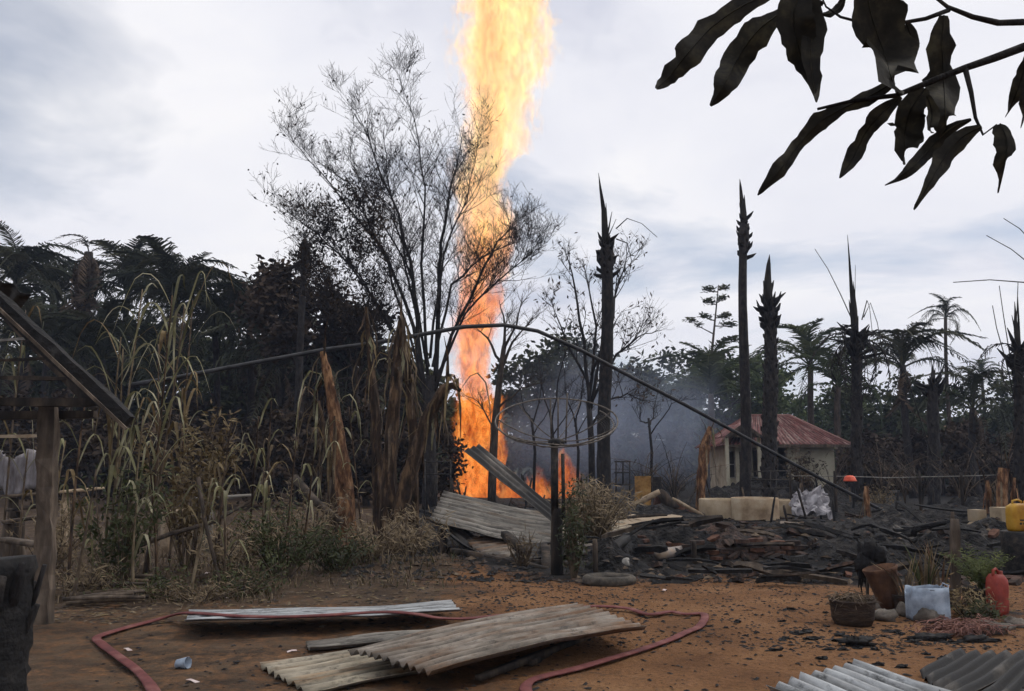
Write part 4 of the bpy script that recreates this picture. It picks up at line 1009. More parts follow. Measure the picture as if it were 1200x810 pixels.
# hip roof: four corrugated planes with the porch gable in front
e = .55; A = [Vector((hx0-e, HY-e, ze-.12)), Vector((hx1+e*1.2, HY-e, ze-.12)), Vector((hx1+e*1.2, HY+D_+e, ze-.12)), Vector((hx0-e, HY+D_+e, ze-.12))]
R0, R1 = Vector((hx0+1.25, ytop, zr)), Vector((hx1-1.0, ytop, zr))
rf = T('roof', None, None, (0, 0, 0)); del_keys = [k for k in rf.keys()]
for k in del_keys: del rf[k]
rf.parent = ho; rf.location = -Vector(ho.location)
def plane_ridges(a, b, c, d, waves, seed):            # ridges run down the slope
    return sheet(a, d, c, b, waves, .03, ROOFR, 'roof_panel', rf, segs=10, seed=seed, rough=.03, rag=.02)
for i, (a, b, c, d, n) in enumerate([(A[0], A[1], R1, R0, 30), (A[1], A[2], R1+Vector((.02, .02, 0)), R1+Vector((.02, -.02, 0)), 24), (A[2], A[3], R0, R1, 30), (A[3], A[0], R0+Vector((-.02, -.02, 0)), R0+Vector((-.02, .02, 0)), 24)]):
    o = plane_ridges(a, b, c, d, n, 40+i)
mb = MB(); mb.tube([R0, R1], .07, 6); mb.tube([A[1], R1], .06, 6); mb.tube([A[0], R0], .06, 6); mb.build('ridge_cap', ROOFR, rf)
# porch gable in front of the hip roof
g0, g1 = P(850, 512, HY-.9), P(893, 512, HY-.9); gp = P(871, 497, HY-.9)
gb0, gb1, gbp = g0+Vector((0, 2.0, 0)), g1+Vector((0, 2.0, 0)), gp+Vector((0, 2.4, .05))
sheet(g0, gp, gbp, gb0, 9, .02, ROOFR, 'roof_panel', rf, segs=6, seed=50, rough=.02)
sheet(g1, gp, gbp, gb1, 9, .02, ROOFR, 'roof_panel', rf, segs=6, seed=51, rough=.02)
mb = MB(); mb.add([g0+Vector((.08, .12, -.02)), g1+Vector((-.08, .12, -.02)), gp+Vector((0, .12, -.08)), g0+Vector((.08, .2, -.02)), g1+Vector((-.08, .2, -.02)), gp+Vector((0, .2, -.08))], [(0, 1, 2), (5, 4, 3), (0, 3, 4, 1), (1, 4, 5, 2), (2, 5, 3, 0)]); mb.build('gable', WOODG, ho, False)
mb = MB()
for a, b in ((g0, gp), (g1, gp), (A[0], A[1])): mb.beam(a-Vector((0, .04, .03)), b-Vector((0, .04, .03)), .05, .14, random.Random(3), jit=.02)
mb.build('fascia', WOODG, ho, False)
for q in (g0, g1): hpart('porch_post', PLASTER, [((q.x+(.1 if q is g0 else -.1), q.y+.2, q.z/2), (.14, .14, q.z))])
# small white gable line of a farther roof in the smoke
o = T('far_roof', 'pale straight roof edge showing through the smoke left of the house', 'roof', foot(770, 590, 50))
q0, q1 = P(748, 516, 50), P(792, 516, 50)
sheet(q0, q0+Vector((0, 3, .5)), q1+Vector((0, 3, .5)), q1, 10, .02, ZINCB, 'roof_panel', o, segs=4, seed=60)
for q in (q0, q1): mb = MB(); mb.tube([Vector((q.x, q.y+.1, 0)), q+Vector((0, .1, 0))], .07, 6); mb.build('post', IRON, o)

STEELD = mk('burnt_steel', [(.045, .039, .034), (.10, .087, .075), (.17, .148, .125)], 14, .6, .2, metal=.3)
# ================================================================ CONCRETE WELL RINGS
def ring(label, u, v, Y, r, h, mat=CONC, seed=0):
    p = foot(u, v, Y); rg = random.Random(seed); mb = MB(); k = .07
    mb.lathe([(r-k, 0), (r-k, h-.02), (r-k+.015, h), (r-.015, h+.005), (r, h-.02), (r+.004, h*.5), (r, 0)], 36, p, jit=.004, rg=rg)
    thing(mb, 'well_ring', mat, label, 'concrete ring', p, 'concrete well rings beyond the debris')
CONC2 = mk('stained_concrete', [(.22, .15, .09), (.38, .28, .18), (.50, .41, .29)], 2.2, .9, .3, contrast=(.3, .66))
ring('leftmost cream concrete well ring beyond the debris', 844, 606, 25.2, .60, .62, CONC, 1)
ring('middle cream concrete well ring with brown stains', 885, 606, 24.6, .66, .66, CONC2, 2)
ring('rightmost cream concrete well ring half behind the stained one', 915, 604, 26.0, .50, .56, CONC, 3)

# ================================================================ RAILINGS, WIRE FENCE, METAL FRAME
def bars(name, label, cat, lines, mat, origin, part='bar', r=.02, group=None):
    o = T(name, label, cat, origin, group)
    for l in lines:
        mb = MB(); mb.tube([Vector(q) for q in l], r, 5); mb.build(part, mat, o)
    return o
Yr = 27.5
bars('metal_railing', 'pale metal railing with three bars behind the well rings', 'railing', [[P(880, v, Yr), P(926, v-1, Yr)] for v in (553, 563, 573)]+[[foot(u, 600, Yr), P(u, 551, Yr)] for u in (880, 903, 926)], IRON, foot(903, 600, Yr))
Yf = 26.0
wf = T('wire_fence', 'pale wire strung across the burnt ground on thin charred posts', 'fence', foot(1060, 600, Yf))
for k in range(1):
    mb = MB(); mb.tube([P(u, v, Yf) for u, v in ((925, 558), (960, 558), (996, 558.5), (1040, 560), (1085, 559), (1130, 558), (1175, 556.5), (1230, 556))], .013, 4); mb.build('wire', STEEL, wf)
for u, v in ((926, 555), (978, 552), (1077, 552), (1126, 554), (1215, 550)):
    mb = MB(); q = foot(u+2, 600, Yf); mb.beam(q, P(u, v, Yf), .07, .07, random.Random(u), jit=.15); mb.build('post', CHARW, wf)
Ym = 33.0
bars('window_grille', 'dark burnt window frame standing right of the thick palm trunk', 'frame', [[foot(u, 600, Ym), P(u, 541, Ym)] for u in (722, 738)]+[[P(720, v, Ym), P(739, v, Ym)] for v in (541, 554, 568)]+[[P(730, 541, Ym), P(730, 568, Ym)]], IRON, foot(730, 600, Ym), r=.03)
Yk = 24.0
bars('pipe_rack', 'thin dark pipe frame standing behind the banana stubs', 'frame', [[foot(u, 600, Yk), P(u, 538, Yk)] for u in (498, 512, 528)]+[[P(496, 541, Yk), P(530, 541, Yk)], [P(496, 556, Yk), P(530, 556, Yk)]], IRON, foot(512, 600, Yk), r=.02)
# red helmet-like bowl on the fence
rp_ = P(996, 563, Yf-.1); RED = mk('red_plastic', [(.42, .05, .025), (.62, .10, .05), (.70, .18, .10)], 5, .5, .1)
mb = MB(); mb.lathe([(.0, .15), (.09, .14), (.15, .10), (.18, .02), (.2, -.02), (.17, -.03), (.14, .07), (.0, .11)], 16, rp_, jit=.03, rg=random.Random(4))
thing(mb, 'plastic_bowl', RED, 'bright red upturned plastic bowl hanging on the fence wire', 'bowl', rp_)

# ================================================================ BURNT DISH
DY = 12.7
pb = foot(653, 672, DY)
do = T('satellite_dish', 'burnt out satellite dish, bare hoops on a post with climbing weeds', 'satellite dish', pb)
rg = random.Random(31); hub = P(652, 516, DY+.05)
mb = MB(); mb.tube([pb, pb.lerp(hub, .25), pb.lerp(hub, .45), pb.lerp(hub, .5)], [.092, .085, .08, .06], 10, jit=.12, rg=rg); mb.build('wooden_post', CHARW, do)
mb = MB(); mb.tube([pb.lerp(hub, .45)+Vector((-.03, 0, 0)), hub+Vector((-.03, 0, 0))], .055, 8); mb.build('mast', IRON, do)
mb = MB(); mb.tube([pb.lerp(hub, .42)+Vector((.1, -.03, 0)), hub.lerp(pb, .1)+Vector((.09, -.03, 0))], .03, 6); mb.build('mast_brace', IRON, do)
mb = MB(); mb.lathe([(.03, -.09), (.12, -.07), (.13, -.01), (.09, .02), (.0, .03)], 14, hub); mb.build('hub', IRON, do)
tilt = radians(25); nx_, ny_ = Vector((1, 0, .02)).normalized(), Vector((0, cos(tilt), sin(tilt))); nn = nx_.cross(ny_).normalized(); cen = hub+nn*.30-ny_*.02
def hoop(rad_, hgt, r, a0=0.0, a1=2*pi, wob=.02, seed=0):
    K = 48; mb = MB()
    mb.tube([hub+nn*hgt+nx_*cos(a0+(a1-a0)*i/K)*rad_+ny_*sin(a0+(a1-a0)*i/K)*rad_+nn*wob*nz(cos(a0+(a1-a0)*i/K)*2+seed, sin(a0+(a1-a0)*i/K)*2) for i in range(K+1)], r, 5, cap=False); return mb
STEELD = mk('burnt_steel', [(.045, .039, .034), (.10, .087, .075), (.17, .148, .125)], 14, .6, .2, metal=.3)
hoop(.90, .32, .013).build('rim', STEELD, do)
hoop(.84, .26, .010, radians(150), radians(395), .03, 2).build('inner_hoop', STEELD, do)
for i, a in enumerate((20, 62, 128, 172, 205, 248, 292, 338)):
    a = radians(a); K = 8; mb = MB()
    mb.tube([hub+(nx_*cos(a)+ny_*sin(a))*.9*k/K+nn*(.32*(k/K)**2) for k in range(K+1)], .009, 4); mb.build('rib', STEELD, do)
for dx_, dy_, h_ in ((-.07, .05, .62), (.03, .1, .64), (.14, 0, .7)):
    mb = MB(); mb.tube([hub+Vector((dx_, dy_, -.05)), hub+Vector((dx_*1.2, dy_, h_))], .013, 5); mb.build('feed_pole', STEELD, do)
# scrap of mesh left on the right of the rim
mb = MB()
for k in range(7):
    a0, a1 = radians(-32), radians(32); f = .72+.028*k
    mb.tube([hub+nx_*cos(a0+(a1-a0)*i/8)*f*.98+ny_*sin(a0+(a1-a0)*i/8)*f*.98+nn*.32*f*f for i in range(9)], .004, 3, cap=False)
for i in range(14):
    a = radians(-32+64*i/13); mb.tube([hub+(nx_*cos(a)+ny_*sin(a))*f*.98+nn*.32*f*f for f in (.72, .82, .9)], .004, 3, cap=False)
mb.build('mesh_scrap', IRON, do)

# ================================================================ BURNT SHED (left edge)
sp = foot(52, 735, 8.75); so = T('burnt_shed', 'charred timber shed frame with sloping rafter at the left edge', 'shed', sp); rg = random.Random(41)
def sbeam(name, a, b, w_, h_, mat=CHARW, seg=7, jit=.12):
    mb = MB(); mb.beam(a, b, w_, h_, rg, seg, jit); mb.build(name, mat, so, False)
sbeam('post', sp-Vector((0, 0, .05)), P(58, 470, 8.7), .15, .14, WOODG, 16, .22)
sbeam('post', foot(-30, 740, 8.4), P(-30, 390, 8.4), .16, .16)
sbeam('post', foot(-20, 640, 11.2), P(-20, 380, 11.2), .15, .15)
sbeam('rafter', P(-60, 300, 8.5), P(150, 494, 8.3), .11, .15, CHAR, 12, .18)
sbeam('rafter', P(-60, 306, 8.38), P(148, 503, 8.2), .025, .03, WOODG, 10)
sbeam('rafter', P(-60, 300, 11.0), P(112, 480, 10.8), .08, .10, CHARW, 10)
sbeam('beam', P(-80, 470, 8.55), P(126, 472, 8.45), .08, .085)
sbeam('beam', P(-80, 488, 8.9), P(112, 486, 8.8), .09, .08)
sbeam('rail', P(-40, 402, 10.4), P(40, 396, 10.4), .03, .03, STEEL)
sbeam('rail', P(-40, 442, 10.8), P(78, 444, 10.8), .04, .05)
sbeam('rail', P(-40, 512, 9.6), P(48, 511, 9.6), .03, .035, WOODT)
sbeam('rail', P(-10, 492, 8.9), P(118, 490, 8.9), .014, .014, STEEL)
sbeam('rail', P(-40, 424, 9.5), P(62, 420, 9.4), .03, .03)
sh = sheet(P(-70, 292, 8.8), P(-60, 330, 10.0), P(20, 366, 10.0), P(36, 347, 8.6), 5, .02, ZINCD, 'roof_panel', so, segs=6, seed=71, rough=.05)
# charred stump in the lower left corner
cs = foot(-22, 812, 5.6); mb = MB(); K = 16; rg = random.Random(43)
mb.tube([cs+Vector((.02*nz(i*.5, 2), 0, 1.04*i/K)) for i in range(K+1)], [.255+.02*nz(i*.9, 5)+(.04 if i < 2 else 0) for i in range(K+1)], 22, jit=.06, rg=rg)
st = T('charred_stump', 'charred black tree stump in the lower left corner', 'stump', cs)
mb.build('trunk', CHAR, st)
for i in range(8):
    a = rg.uniform(0, 6.28); p = cs+Vector((cos(a)*.24, sin(a)*.24, rg.uniform(.5, .95))); mb = MB()
    mb.beam(p, p+Vector((cos(a)*.06, sin(a)*.06, rg.uniform(.1, .32))), .06, .03, rg, 3, .3); mb.build('bark_splinter', BARKB, st)
# stacked firewood by the shed
for i in range(14):
    a = gnd(rg.uniform(70, 110), rg.uniform(688, 718)); l = rg.uniform(.6, 1.1); an = rg.uniform(-.1, .45); mb = MB(); z = .03+.035*(i % 4)
    b_ = onG(a.x+cos(an)*l, a.y+sin(an)*l, z+rg.uniform(-.01, .06)); a.z += z
    mb.tube([a, a.lerp(b_, .5)+Vector((0, 0, .01)), b_], [.025, .028, .02], 6, jit=.15, rg=rg)
    thing(mb, 'firewood_stick', rg.choice([TWIG, CHARW, WOODG]), 'thin stick lying in the loose pile beside the shed post', 'stick', a, 'sticks piled by the shed post')
# pale cloth and boards behind the shed
mb = MB(); vs_, K1, K2 = [], 14, 8
for i in range(K1+1):
    for j in range(K2+1):
        q = P(-14+62*i/K1, 532+46*j/K2-6*sin(i*.7), 15.6); vs_.append(q+Vector((0, .10*sin(i*2.1)+.05*nz(i*.9, j*.6), 0)))
mb.add(vs_, [(i*(K2+1)+j, (i+1)*(K2+1)+j, (i+1)*(K2+1)+j+1, i*(K2+1)+j+1) for i in range(K1) for j in range(K2)])
CLOTH = mk('pale_cloth', [(.16, .14, .14), (.27, .25, .26), (.36, .34, .35)], 4, .9, .3, (3, 1, .6))
ob = thing(mb, 'hanging_cloth', CLOTH, 'pale pleated cloth hanging behind the shed post', 'cloth', P(17, 555, 15.6)); 
sm_ = ob.modifiers.new('s', 'SOLIDIFY'); sm_.thickness = .012
mb = MB(); mb.tube([P(-30, 531, 15.65), P(52, 530, 15.65)], .03, 6); mb.tube([foot(-30, 640, 15.65), P(-30, 528, 15.65)], .05, 6); mb.tube([foot(51, 640, 15.65), P(51, 528, 15.65)], .05, 6)
thing(mb, 'clothes_rack', CHARW, 'dark pole rack that carries the pale cloth', 'rack', foot(17, 640, 15.65))
rg = random.Random(45)
for i, (a, b_, mt) in enumerate([((66, 577, 15.2), (122, 572, 15.6), WOODT), ((0, 582, 15), (60, 578, 15.2), WOODG), ((2, 612, 13), (48, 606, 13.2), WOODG), ((0, 632, 11.5), (60, 640, 11.2), WOODG), ((10, 598, 14), (60, 592, 14), CHARW), ((190, 602, 15), (232, 594, 15.4), WOODT), ((225, 585, 16), (300, 580, 16.6), ZINCG)]):
    p, q = P(*a), P(*b_); mb = MB(); mb.beam(p, q, .22, .05, rg, 5, .12)
    zc = min(p.z, q.z)
    mb.beam(Vector(((p.x+q.x)/2-.2, p.y+.1, H(p.x, p.y)-.03)), Vector(((p.x+q.x)/2-.2, p.y+.1, zc-.03)), .12, .12, rg, 3)
    thing(mb, 'board', mt, ['pale board on a stub right of the shed post', 'pale board below the hanging cloth', 'grey board lower left behind the shed post', 'brown board lowest behind the shed post', 'dark board in the middle behind the shed post', 'short tan board seen through the cane', 'grey sheet seen through the middle cane'][i], 'board', p, 'boards lying behind the left plants')

# ================================================================ BENT BLACK PIPE
mb = MB()
mb.tube([P(*q) for q in ((150, 452, 17), (205, 443, 17.4), (300, 425, 18), (380, 410, 18.6), (440, 402, 19), (500, 391, 19.4), (545, 383, 19.7), (590, 381, 20), (630, 388, 20.3), (680, 410, 20.7), (740, 442, 21.2), (800, 473, 21.7), (850, 500, 22.2), (905, 530, 22.7), (960, 560, 23.2), (1005, 583, 23.8))]+[gnd(1048, 606)], .048, 8)
thing(mb, 'bent_pipe', PIPEM, 'long black pipe arching from the left plants over to the debris', 'pipe', gnd(1048, 606))
# ================================================================ CANE, BANANA STUBS, WEEDS
def cane(label, u, vtop, Y, nl, L, seed, mat=CANELEAF, stalks=1, group='tall cane plants at the left', lean=0.0, wide=.050):
    rg = random.Random(seed); b = foot(u, 640, Y); o = T('cane_plant', label, 'cane', b, group); zt = P(u, vtop, Y).z
    for s_ in range(stalks):
        tp = Vector((b.x+lean*rg.uniform(.5, 1.4)+rg.uniform(-.12, .12), b.y+rg.uniform(-.2, .2), zt*rg.uniform(.88, 1.0))); bb = b+Vector((rg.uniform(-.1, .1), rg.uniform(-.1, .1), 0))*stalks
        mb = MB(); md = bb.lerp(tp, .5)+Vector((rg.uniform(-.08, .08), 0, 0)); K = 14; pts = []
        for i in range(K+1):
            t_ = i/K; pts.append((bb*(1-t_)**2+md*2*t_*(1-t_)+tp*t_*t_))
        mb.tube(pts, [(.02*(1-.6*i/K))*(1.18 if i % 2 else .95) for i in range(K+1)], 6); mb.build('stalk', rg.choice([BANANA2, STRAW, TWIG]), o)
        nl = max(5, int(nl*.8))
        for k in range(nl):
            t_ = .35+.65*(k+rg.random()*.5)/nl; i = min(K-1, int(t_*K)); p = pts[i].lerp(pts[i+1], t_*K-i); a = k*pi+rg.uniform(-.9, .9)+rg.choice((0, pi/2))*.6
            l = L*rg.uniform(.55, 1.15); h = Vector((cos(a), sin(a)*.7, 0)); q, lp = [], 9; rise = rg.uniform(.55, 1.5); droop = rg.choice((.15, .3, .45, .6, .8)); broken = rg.random() < .25; l *= 1 if droop > .4 else .8
            for j in range(lp):
                s2 = j/(lp-1); x = l*.55*s2*(1-.1*s2); z = l*(rise*.6*sin(min(1, s2*1.1)*pi*.58)-droop*s2**2.2)
                if broken and s2 > .4: z -= (s2-.4)*l*.9; x -= (s2-.4)*l*.25
                q.append(p+h*x+Vector((rg.uniform(-.01, .01), 0, z)))
            w_ = wide*rg.uniform(.7, 1.2); tw = rg.uniform(-.8, .8)
            sd_ = [Vector((-sin(a+tw*j/lp), cos(a+tw*j/lp), .4*tw*j/lp)) for j in range(lp)]
            mb = MB(); mb.ribbon(q, [w_*f for f in (.5, .85, 1, 1, .95, .85, .65, .4, .05)], sd_, .35); mb.build('leaf', mat if rg.random() < .72 else DRYLEAF, o)
    return o
CN = [ # u, vtop, Y, leaves, L, stalks, lean, label
 (160, 345, 11.6, 15, 1.5, 2, .25, 'tallest cane plant with long drooping leaves against the palms'),
 (118, 375, 11.2, 11, 1.3, 2, .10, 'tall cane just right of the shed rafter'),
 (198, 330, 13.5, 12, 1.5, 1, .2, 'tall cane whose leaf tips touch the sky'),
 (88, 455, 10.6, 7, .9, 1, .0, 'cane stalk close behind the shed beam'),
 (140, 470, 11, 9, 1.0, 1, .1, 'short cane between the two tallest ones'),
 (100, 540, 10.2, 6, .8, 1, .1, 'low cane right of the shed post'),
 (262, 485, 12, 8, .9, 1, .1, 'pale leaved cane in the middle of the left bed'),
 (282, 472, 12.4, 7, .9, 1, .1, 'slim pale cane right of the brown dead bush'),
 (300, 500, 12.2, 7, .8, 1, .0, 'cane with a bent pale leaf above the green bush'),
 (318, 462, 13, 5, .6, 1, .0, 'single cane with one folded pale leaf tip'),
 (335, 500, 13, 7, .8, 1, .1, 'cane left of the leaning banana stub'),
 (232, 560, 10.8, 7, .7, 1, .0, 'low cane with withered leaves in front of the dead bush'),
 (180, 520, 11.4, 8, .8, 1, -.1, 'low cane below the tallest plant'),
 (350, 520, 12.6, 6, .8, 1, .1, 'low cane beside the green bush'),
 (28, 520, 12.5, 8, 1.0, 1, .0, 'cane seen through the shed frame'),
 (8, 330, 14, 9, 1.3, 1, .1, 'tall cane behind the top of the shed'),
 (60, 500, 13.5, 8, 1.0, 1, .1, 'cane in shade behind the shed post'),
 (212, 480, 13.5, 8, 1.0, 1, .0, 'cane inside the brown dead bush'),
 (375, 470, 15, 5, .9, 1, .0, 'thin cane behind the leaning banana stub'),
 (420, 470, 16, 6, 1.0, 1, -.1, 'thin cane between the banana stubs'),
 (130, 330, 12.6, 12, 1.5, 1, .3, 'tall cane with arching leaves right behind the shed rafter'),
 (185, 400, 12.2, 12, 1.2, 1, -.2, 'leafy cane crossing the tallest plant'),
 (245, 520, 11.6, 9, .9, 1, .1, 'bushy low cane left of the pale leaved cane'),
 (270, 560, 11.0, 8, .7, 1, .0, 'short cane in front of the pale leaved cane'),
 (312, 540, 12.0, 8, .8, 1, .1, 'short cane above the green bush'),
 (162, 570, 10.8, 8, .7, 1, .0, 'short cane at the foot of the tallest plant'),
]
for i, (u, vt, Y, n, L, s_, ln, lab) in enumerate(CN): cane(lab, u, vt, Y, n, L, 600+i, CANELEAF if i % 3 else STRAW if i in (6, 9) else CANELEAF, s_, lean=ln)

def banana(label, pts, seed, mat, strips=14, leaves=5, name='banana_stub', r=None):
    rg = random.Random(seed); b = Vector(pts[0][0]); o = T(name, label, 'banana plant', b, 'burnt banana stubs')
    mb = MB(); q, rad = [], []
    for i in range(len(pts)-1):
        for k in range(5):
            t_ = k/5; q.append(Vector(pts[i][0]).lerp(Vector(pts[i+1][0]), t_)); rad.append((pts[i][1]*(1-t_)+pts[i+1][1]*t_)*(1+.06*nz(i*5+k, seed)))
    q.append(Vector(pts[-1][0])); rad.append(pts[-1][1])
    mb.tube(q, rad, 13, jit=.16, rg=rg); mb.build('trunk', mat, o, False)
    n = len(q)
    for s_ in range(strips):                           # peeling sheaths
        i = rg.randrange(n//4, n); a = rg.uniform(0, 6.28); d = Vector((cos(a), sin(a), 0)); l = rg.uniform(.3, 1.1); p = q[i]+d*rad[i]*.95; dr = rg.choice((-1, -1, 1)) if i > n*.6 else -1
        pp = [p+d*(.03+.45*t_*t_*rg.uniform(.1, 1))+Vector((0, 0, dr*l*t_)) for t_ in (0, .3, .6, 1)]
        mb = MB(); mb.ribbon(pp, [.03, .055, .04, .01], Vector((-sin(a), cos(a), 0)), .3); mb.build('sheath', rg.choice([mat, BANANA2, BANANA2, WOODG, STRAW]), o)
    for k in range(leaves):
        a = rg.uniform(0, 6.28); d = Vector((cos(a), sin(a)*.6, 0)); l = rg.uniform(.6, 1.4); p = q[-1-rg.randrange(0, max(1, int(n*.6)))]
        hk = rg.choice((.05, .1, .15, .35)); pp = [p+d*(.06+l*(.12+hk)*sin(t_*1.5))+Vector((rg.uniform(-.03, .03), 0, l*(hk*1.2*sin(t_*2.6)-.95*t_*(1 if hk < .3 else t_)))) for t_ in (0, .2, .4, .6, .8, 1)]
        mb = MB(); mb.ribbon(pp, [.02, .05, .075, .065, .05, .015], Vector((-sin(a), cos(a), .2)), .6); mb.build('dead_leaf', rg.choice([STRAW, DRYLEAF, TWIG, CANELEAF]), o)
    return o
def bp(Y, *q): return [((foot(u, v, Y) if i == 0 else P(u, v, Y)), r) for i, (u, v, r) in enumerate(q)]
banana('leaning orange brown banana stub with a pointed top left of the middle', bp(16.5, (410, 625, .17), (404, 570, .165), (394, 500, .135), (384, 440, .09), (378, 412, .05)), 1, BANANA, 14, 8)
banana('upright dark banana stub with hanging leaf strips', bp(16, (452, 625, .16), (455, 560, .145), (462, 470, .11), (466, 400, .08), (470, 372, .04)), 2, BANANA2, 16, 14)
banana('thick banana stub leaning right towards the flame', bp(15.8, (458, 630, .15), (478, 560, .14), (500, 490, .12), (520, 456, .09), (530, 452, .06), (540, 458, .03)), 3, BANANA2, 14, 11)
banana('thin banana stub behind the leaning orange one', bp(18, (392, 620, .12), (388, 540, .10), (372, 470, .05)), 4, BANANA2, 14, 14)
banana('slim banana stub with pale broken leaves in the middle of the group', bp(17, (486, 625, .11), (484, 500, .09), (478, 420, .05), (474, 392, .02)), 5, BANANA2, 12, 10)
banana('ragged banana stub with pale leaf strips on top behind the group', bp(18, (445, 625, .12), (440, 480, .10), (432, 400, .06), (428, 360, .03)), 6, BANANA2, 12, 10)
banana('orange banana stub in front of the right edge palm', bp(22, (1175, 605, .12), (1174, 575, .13), (1176, 549, .13)), 7, BANANA, 5, 0)
banana('small tan banana stub beside the orange stub', bp(22, (1185, 605, .07), (1187, 580, .06), (1189, 560, .03)), 8, BANANA, 6, 1)
banana('short tan banana stub left of the orange stub', bp(22.5, (1158, 600, .08), (1158, 575, .07), (1157, 563, .03)), 9, BANANA, 6, 2)
banana('rust brown dead palm stem standing left of the well rings', bp(27, (820, 600, .14), (822, 560, .15), (826, 525, .17), (832, 500, .06)), 10, BANANA, 14, 8)
banana('little tan burnt stub on the debris right of the red bowl', bp(24, (1016, 605, .08), (1016, 585, .08), (1015, 570, .06)), 11, BANANA, 4, 0)

def shrub(name, label, u, v, Y, r, h, n, mat, size, seed, twig=TWIG, group=None, ntw=26):
    asp = .13 if mat is STRAW else .34; size = size*1.5 if mat is STRAW else size*.85; n = int(n*1.35)
    rg = random.Random(seed); b = foot(u, v, Y); o = T(name, label, 'shrub', b, group); mb, lm = MB(), MB()
    for i in range(ntw):
        a = rg.uniform(0, 6.28); s_ = rg.random()**.6; tip = b+Vector((cos(a)*r*s_, sin(a)*r*s_, h*rg.uniform(.5, 1.05))); md = b.lerp(tip, .5)+Vector((rg.uniform(-.1, .1), rg.uniform(-.1, .1), .06*h))
        mb.tube([b+Vector((cos(a), sin(a), 0))*.1*r, md, tip], [.012, .008, .003], 3, cap=False)
        for _ in range(n//ntw):
            t_ = rg.uniform(.25, 1.05); p = (b.lerp(md, t_*2) if t_ < .5 else md.lerp(tip, t_*2-1))+Vector((rg.gauss(0, .06), rg.gauss(0, .06), rg.gauss(0, .06)))
            ax = Vector((rg.uniform(-1, 1), rg.uniform(-1, 1), rg.uniform(-1, .4))).normalized()*size*rg.uniform(.6, 1.3); lm.leafq(p, ax, ax.orthogonal().normalized()*size*asp)
    mb.build('stems', twig, o); lm.build('foliage', mat, o, False)
SB = 'weedy shrubs in front of the left plants'
for i, (u, v, Y, r, h, n, mt, sz, lab) in enumerate([
 (330, 668, 11.8, .75, .95, 900, GREENLEAF, .05, 'dark green bush below the cane left of the banana stubs'),
 (395, 672, 12.4, .8, .6, 800, GREENLEAF, .045, 'low green weeds at the foot of the leaning banana stub'),
 (222, 640, 12.6, .8, 2.2, 1100, DRYLEAF, .07, 'brown dead leafy bush among the cane'),
 (270, 655, 11.6, .7, .8, 500, STRAW, .05, 'straw coloured weed clump below the pale cane'),
 (140, 655, 11.0, .6, 1.5, 700, GREENLEAF, .06, 'olive bush right of the shed post'),
 (175, 690, 10.4, .6, .35, 400, GREENLEAF, .035, 'low weeds nearest the hose bend'),
 (110, 680, 10.6, .5, .5, 350, STRAW, .04, 'dry weeds beside the stick pile'),
 (235, 690, 10.3, .8, .3, 420, STRAW, .035, 'low brown weeds behind the far sheet'),
 (430, 660, 13.2, .7, .7, 500, STRAW, .05, 'dry weeds under the upright banana stub'),
 (480, 650, 14.0, .8, .8, 600, STRAW, .05, 'dry grass under the thick leaning banana stub'),
 (285, 690, 10.6, .6, .45, 500, GREENLEAF, .035, 'low green weeds behind the far sheet'),
 (355, 640, 14, .8, 1.2, 700, STRAW, .05, 'dry bush behind the green bush'),
 (60, 640, 12.8, .7, 1.0, 500, STRAW, .05, 'dry bush in the shade of the shed')]):
    shrub('weed_bush', lab, u, v, Y, r, h, n, mt, sz, 700+i, group=SB)
shrub('dry_bush', 'dry tan bush behind the dish post on the right', 695, 605, 16.0, .95, 1.15, 1100, STRAW, .07, 731, STRAW, None, 120)
shrub('climbing_weed', 'green vine leaves climbing the dish post', 672, 655, 12.4, .22, 1.35, 500, GREENLEAF, .055, 732, TWIG)
shrub('climbing_weed', 'dry weeds hanging left of the dish post', 612, 650, 13.4, .3, .6, 70, STRAW, .05, 733, TWIG)
shrub('dead_bush', 'dark dead bush in front of the house wall', 938, 590, 33, .95, 2.1, 900, CROWNB, .11, 734, BARKB)
shrub('dead_bush', 'brown dead bush behind the fence wire right of the red bowl', 1030, 590, 28, .7, 1.0, 500, DRYLEAF, .06, 735, BARKB)
# fallen branch among the weeds and a thin leaning pole
rg = random.Random(51)
for i, (q, r, lab) in enumerate([([(155, 642, 11.4), (200, 626, 11.9), (250, 612, 12.3), (292, 588, 12.8), (310, 560, 13)], .03, 'long fallen branch lying across the left weeds'), ([(232, 560, 11), (240, 610, 10.8), (262, 680, 10.5)], .022, 'thin dark leaning stick in front of the weeds'), ([(345, 560, 15), (372, 590, 14.6), (400, 612, 14.2)], .06, 'grey broken trunk leaning left of the banana stubs')]):
    mb = MB(); pts = [P(*a) for a in q]
    if i == 1: pts[-1].z = H(pts[-1].x, pts[-1].y)
    mb.tube(pts, [r*(1.2-.15*k) for k in range(len(pts))], 7, jit=.15, rg=rg); thing(mb, 'fallen_branch', BARK if i < 2 else WOODG, lab, 'branch', pts[0])
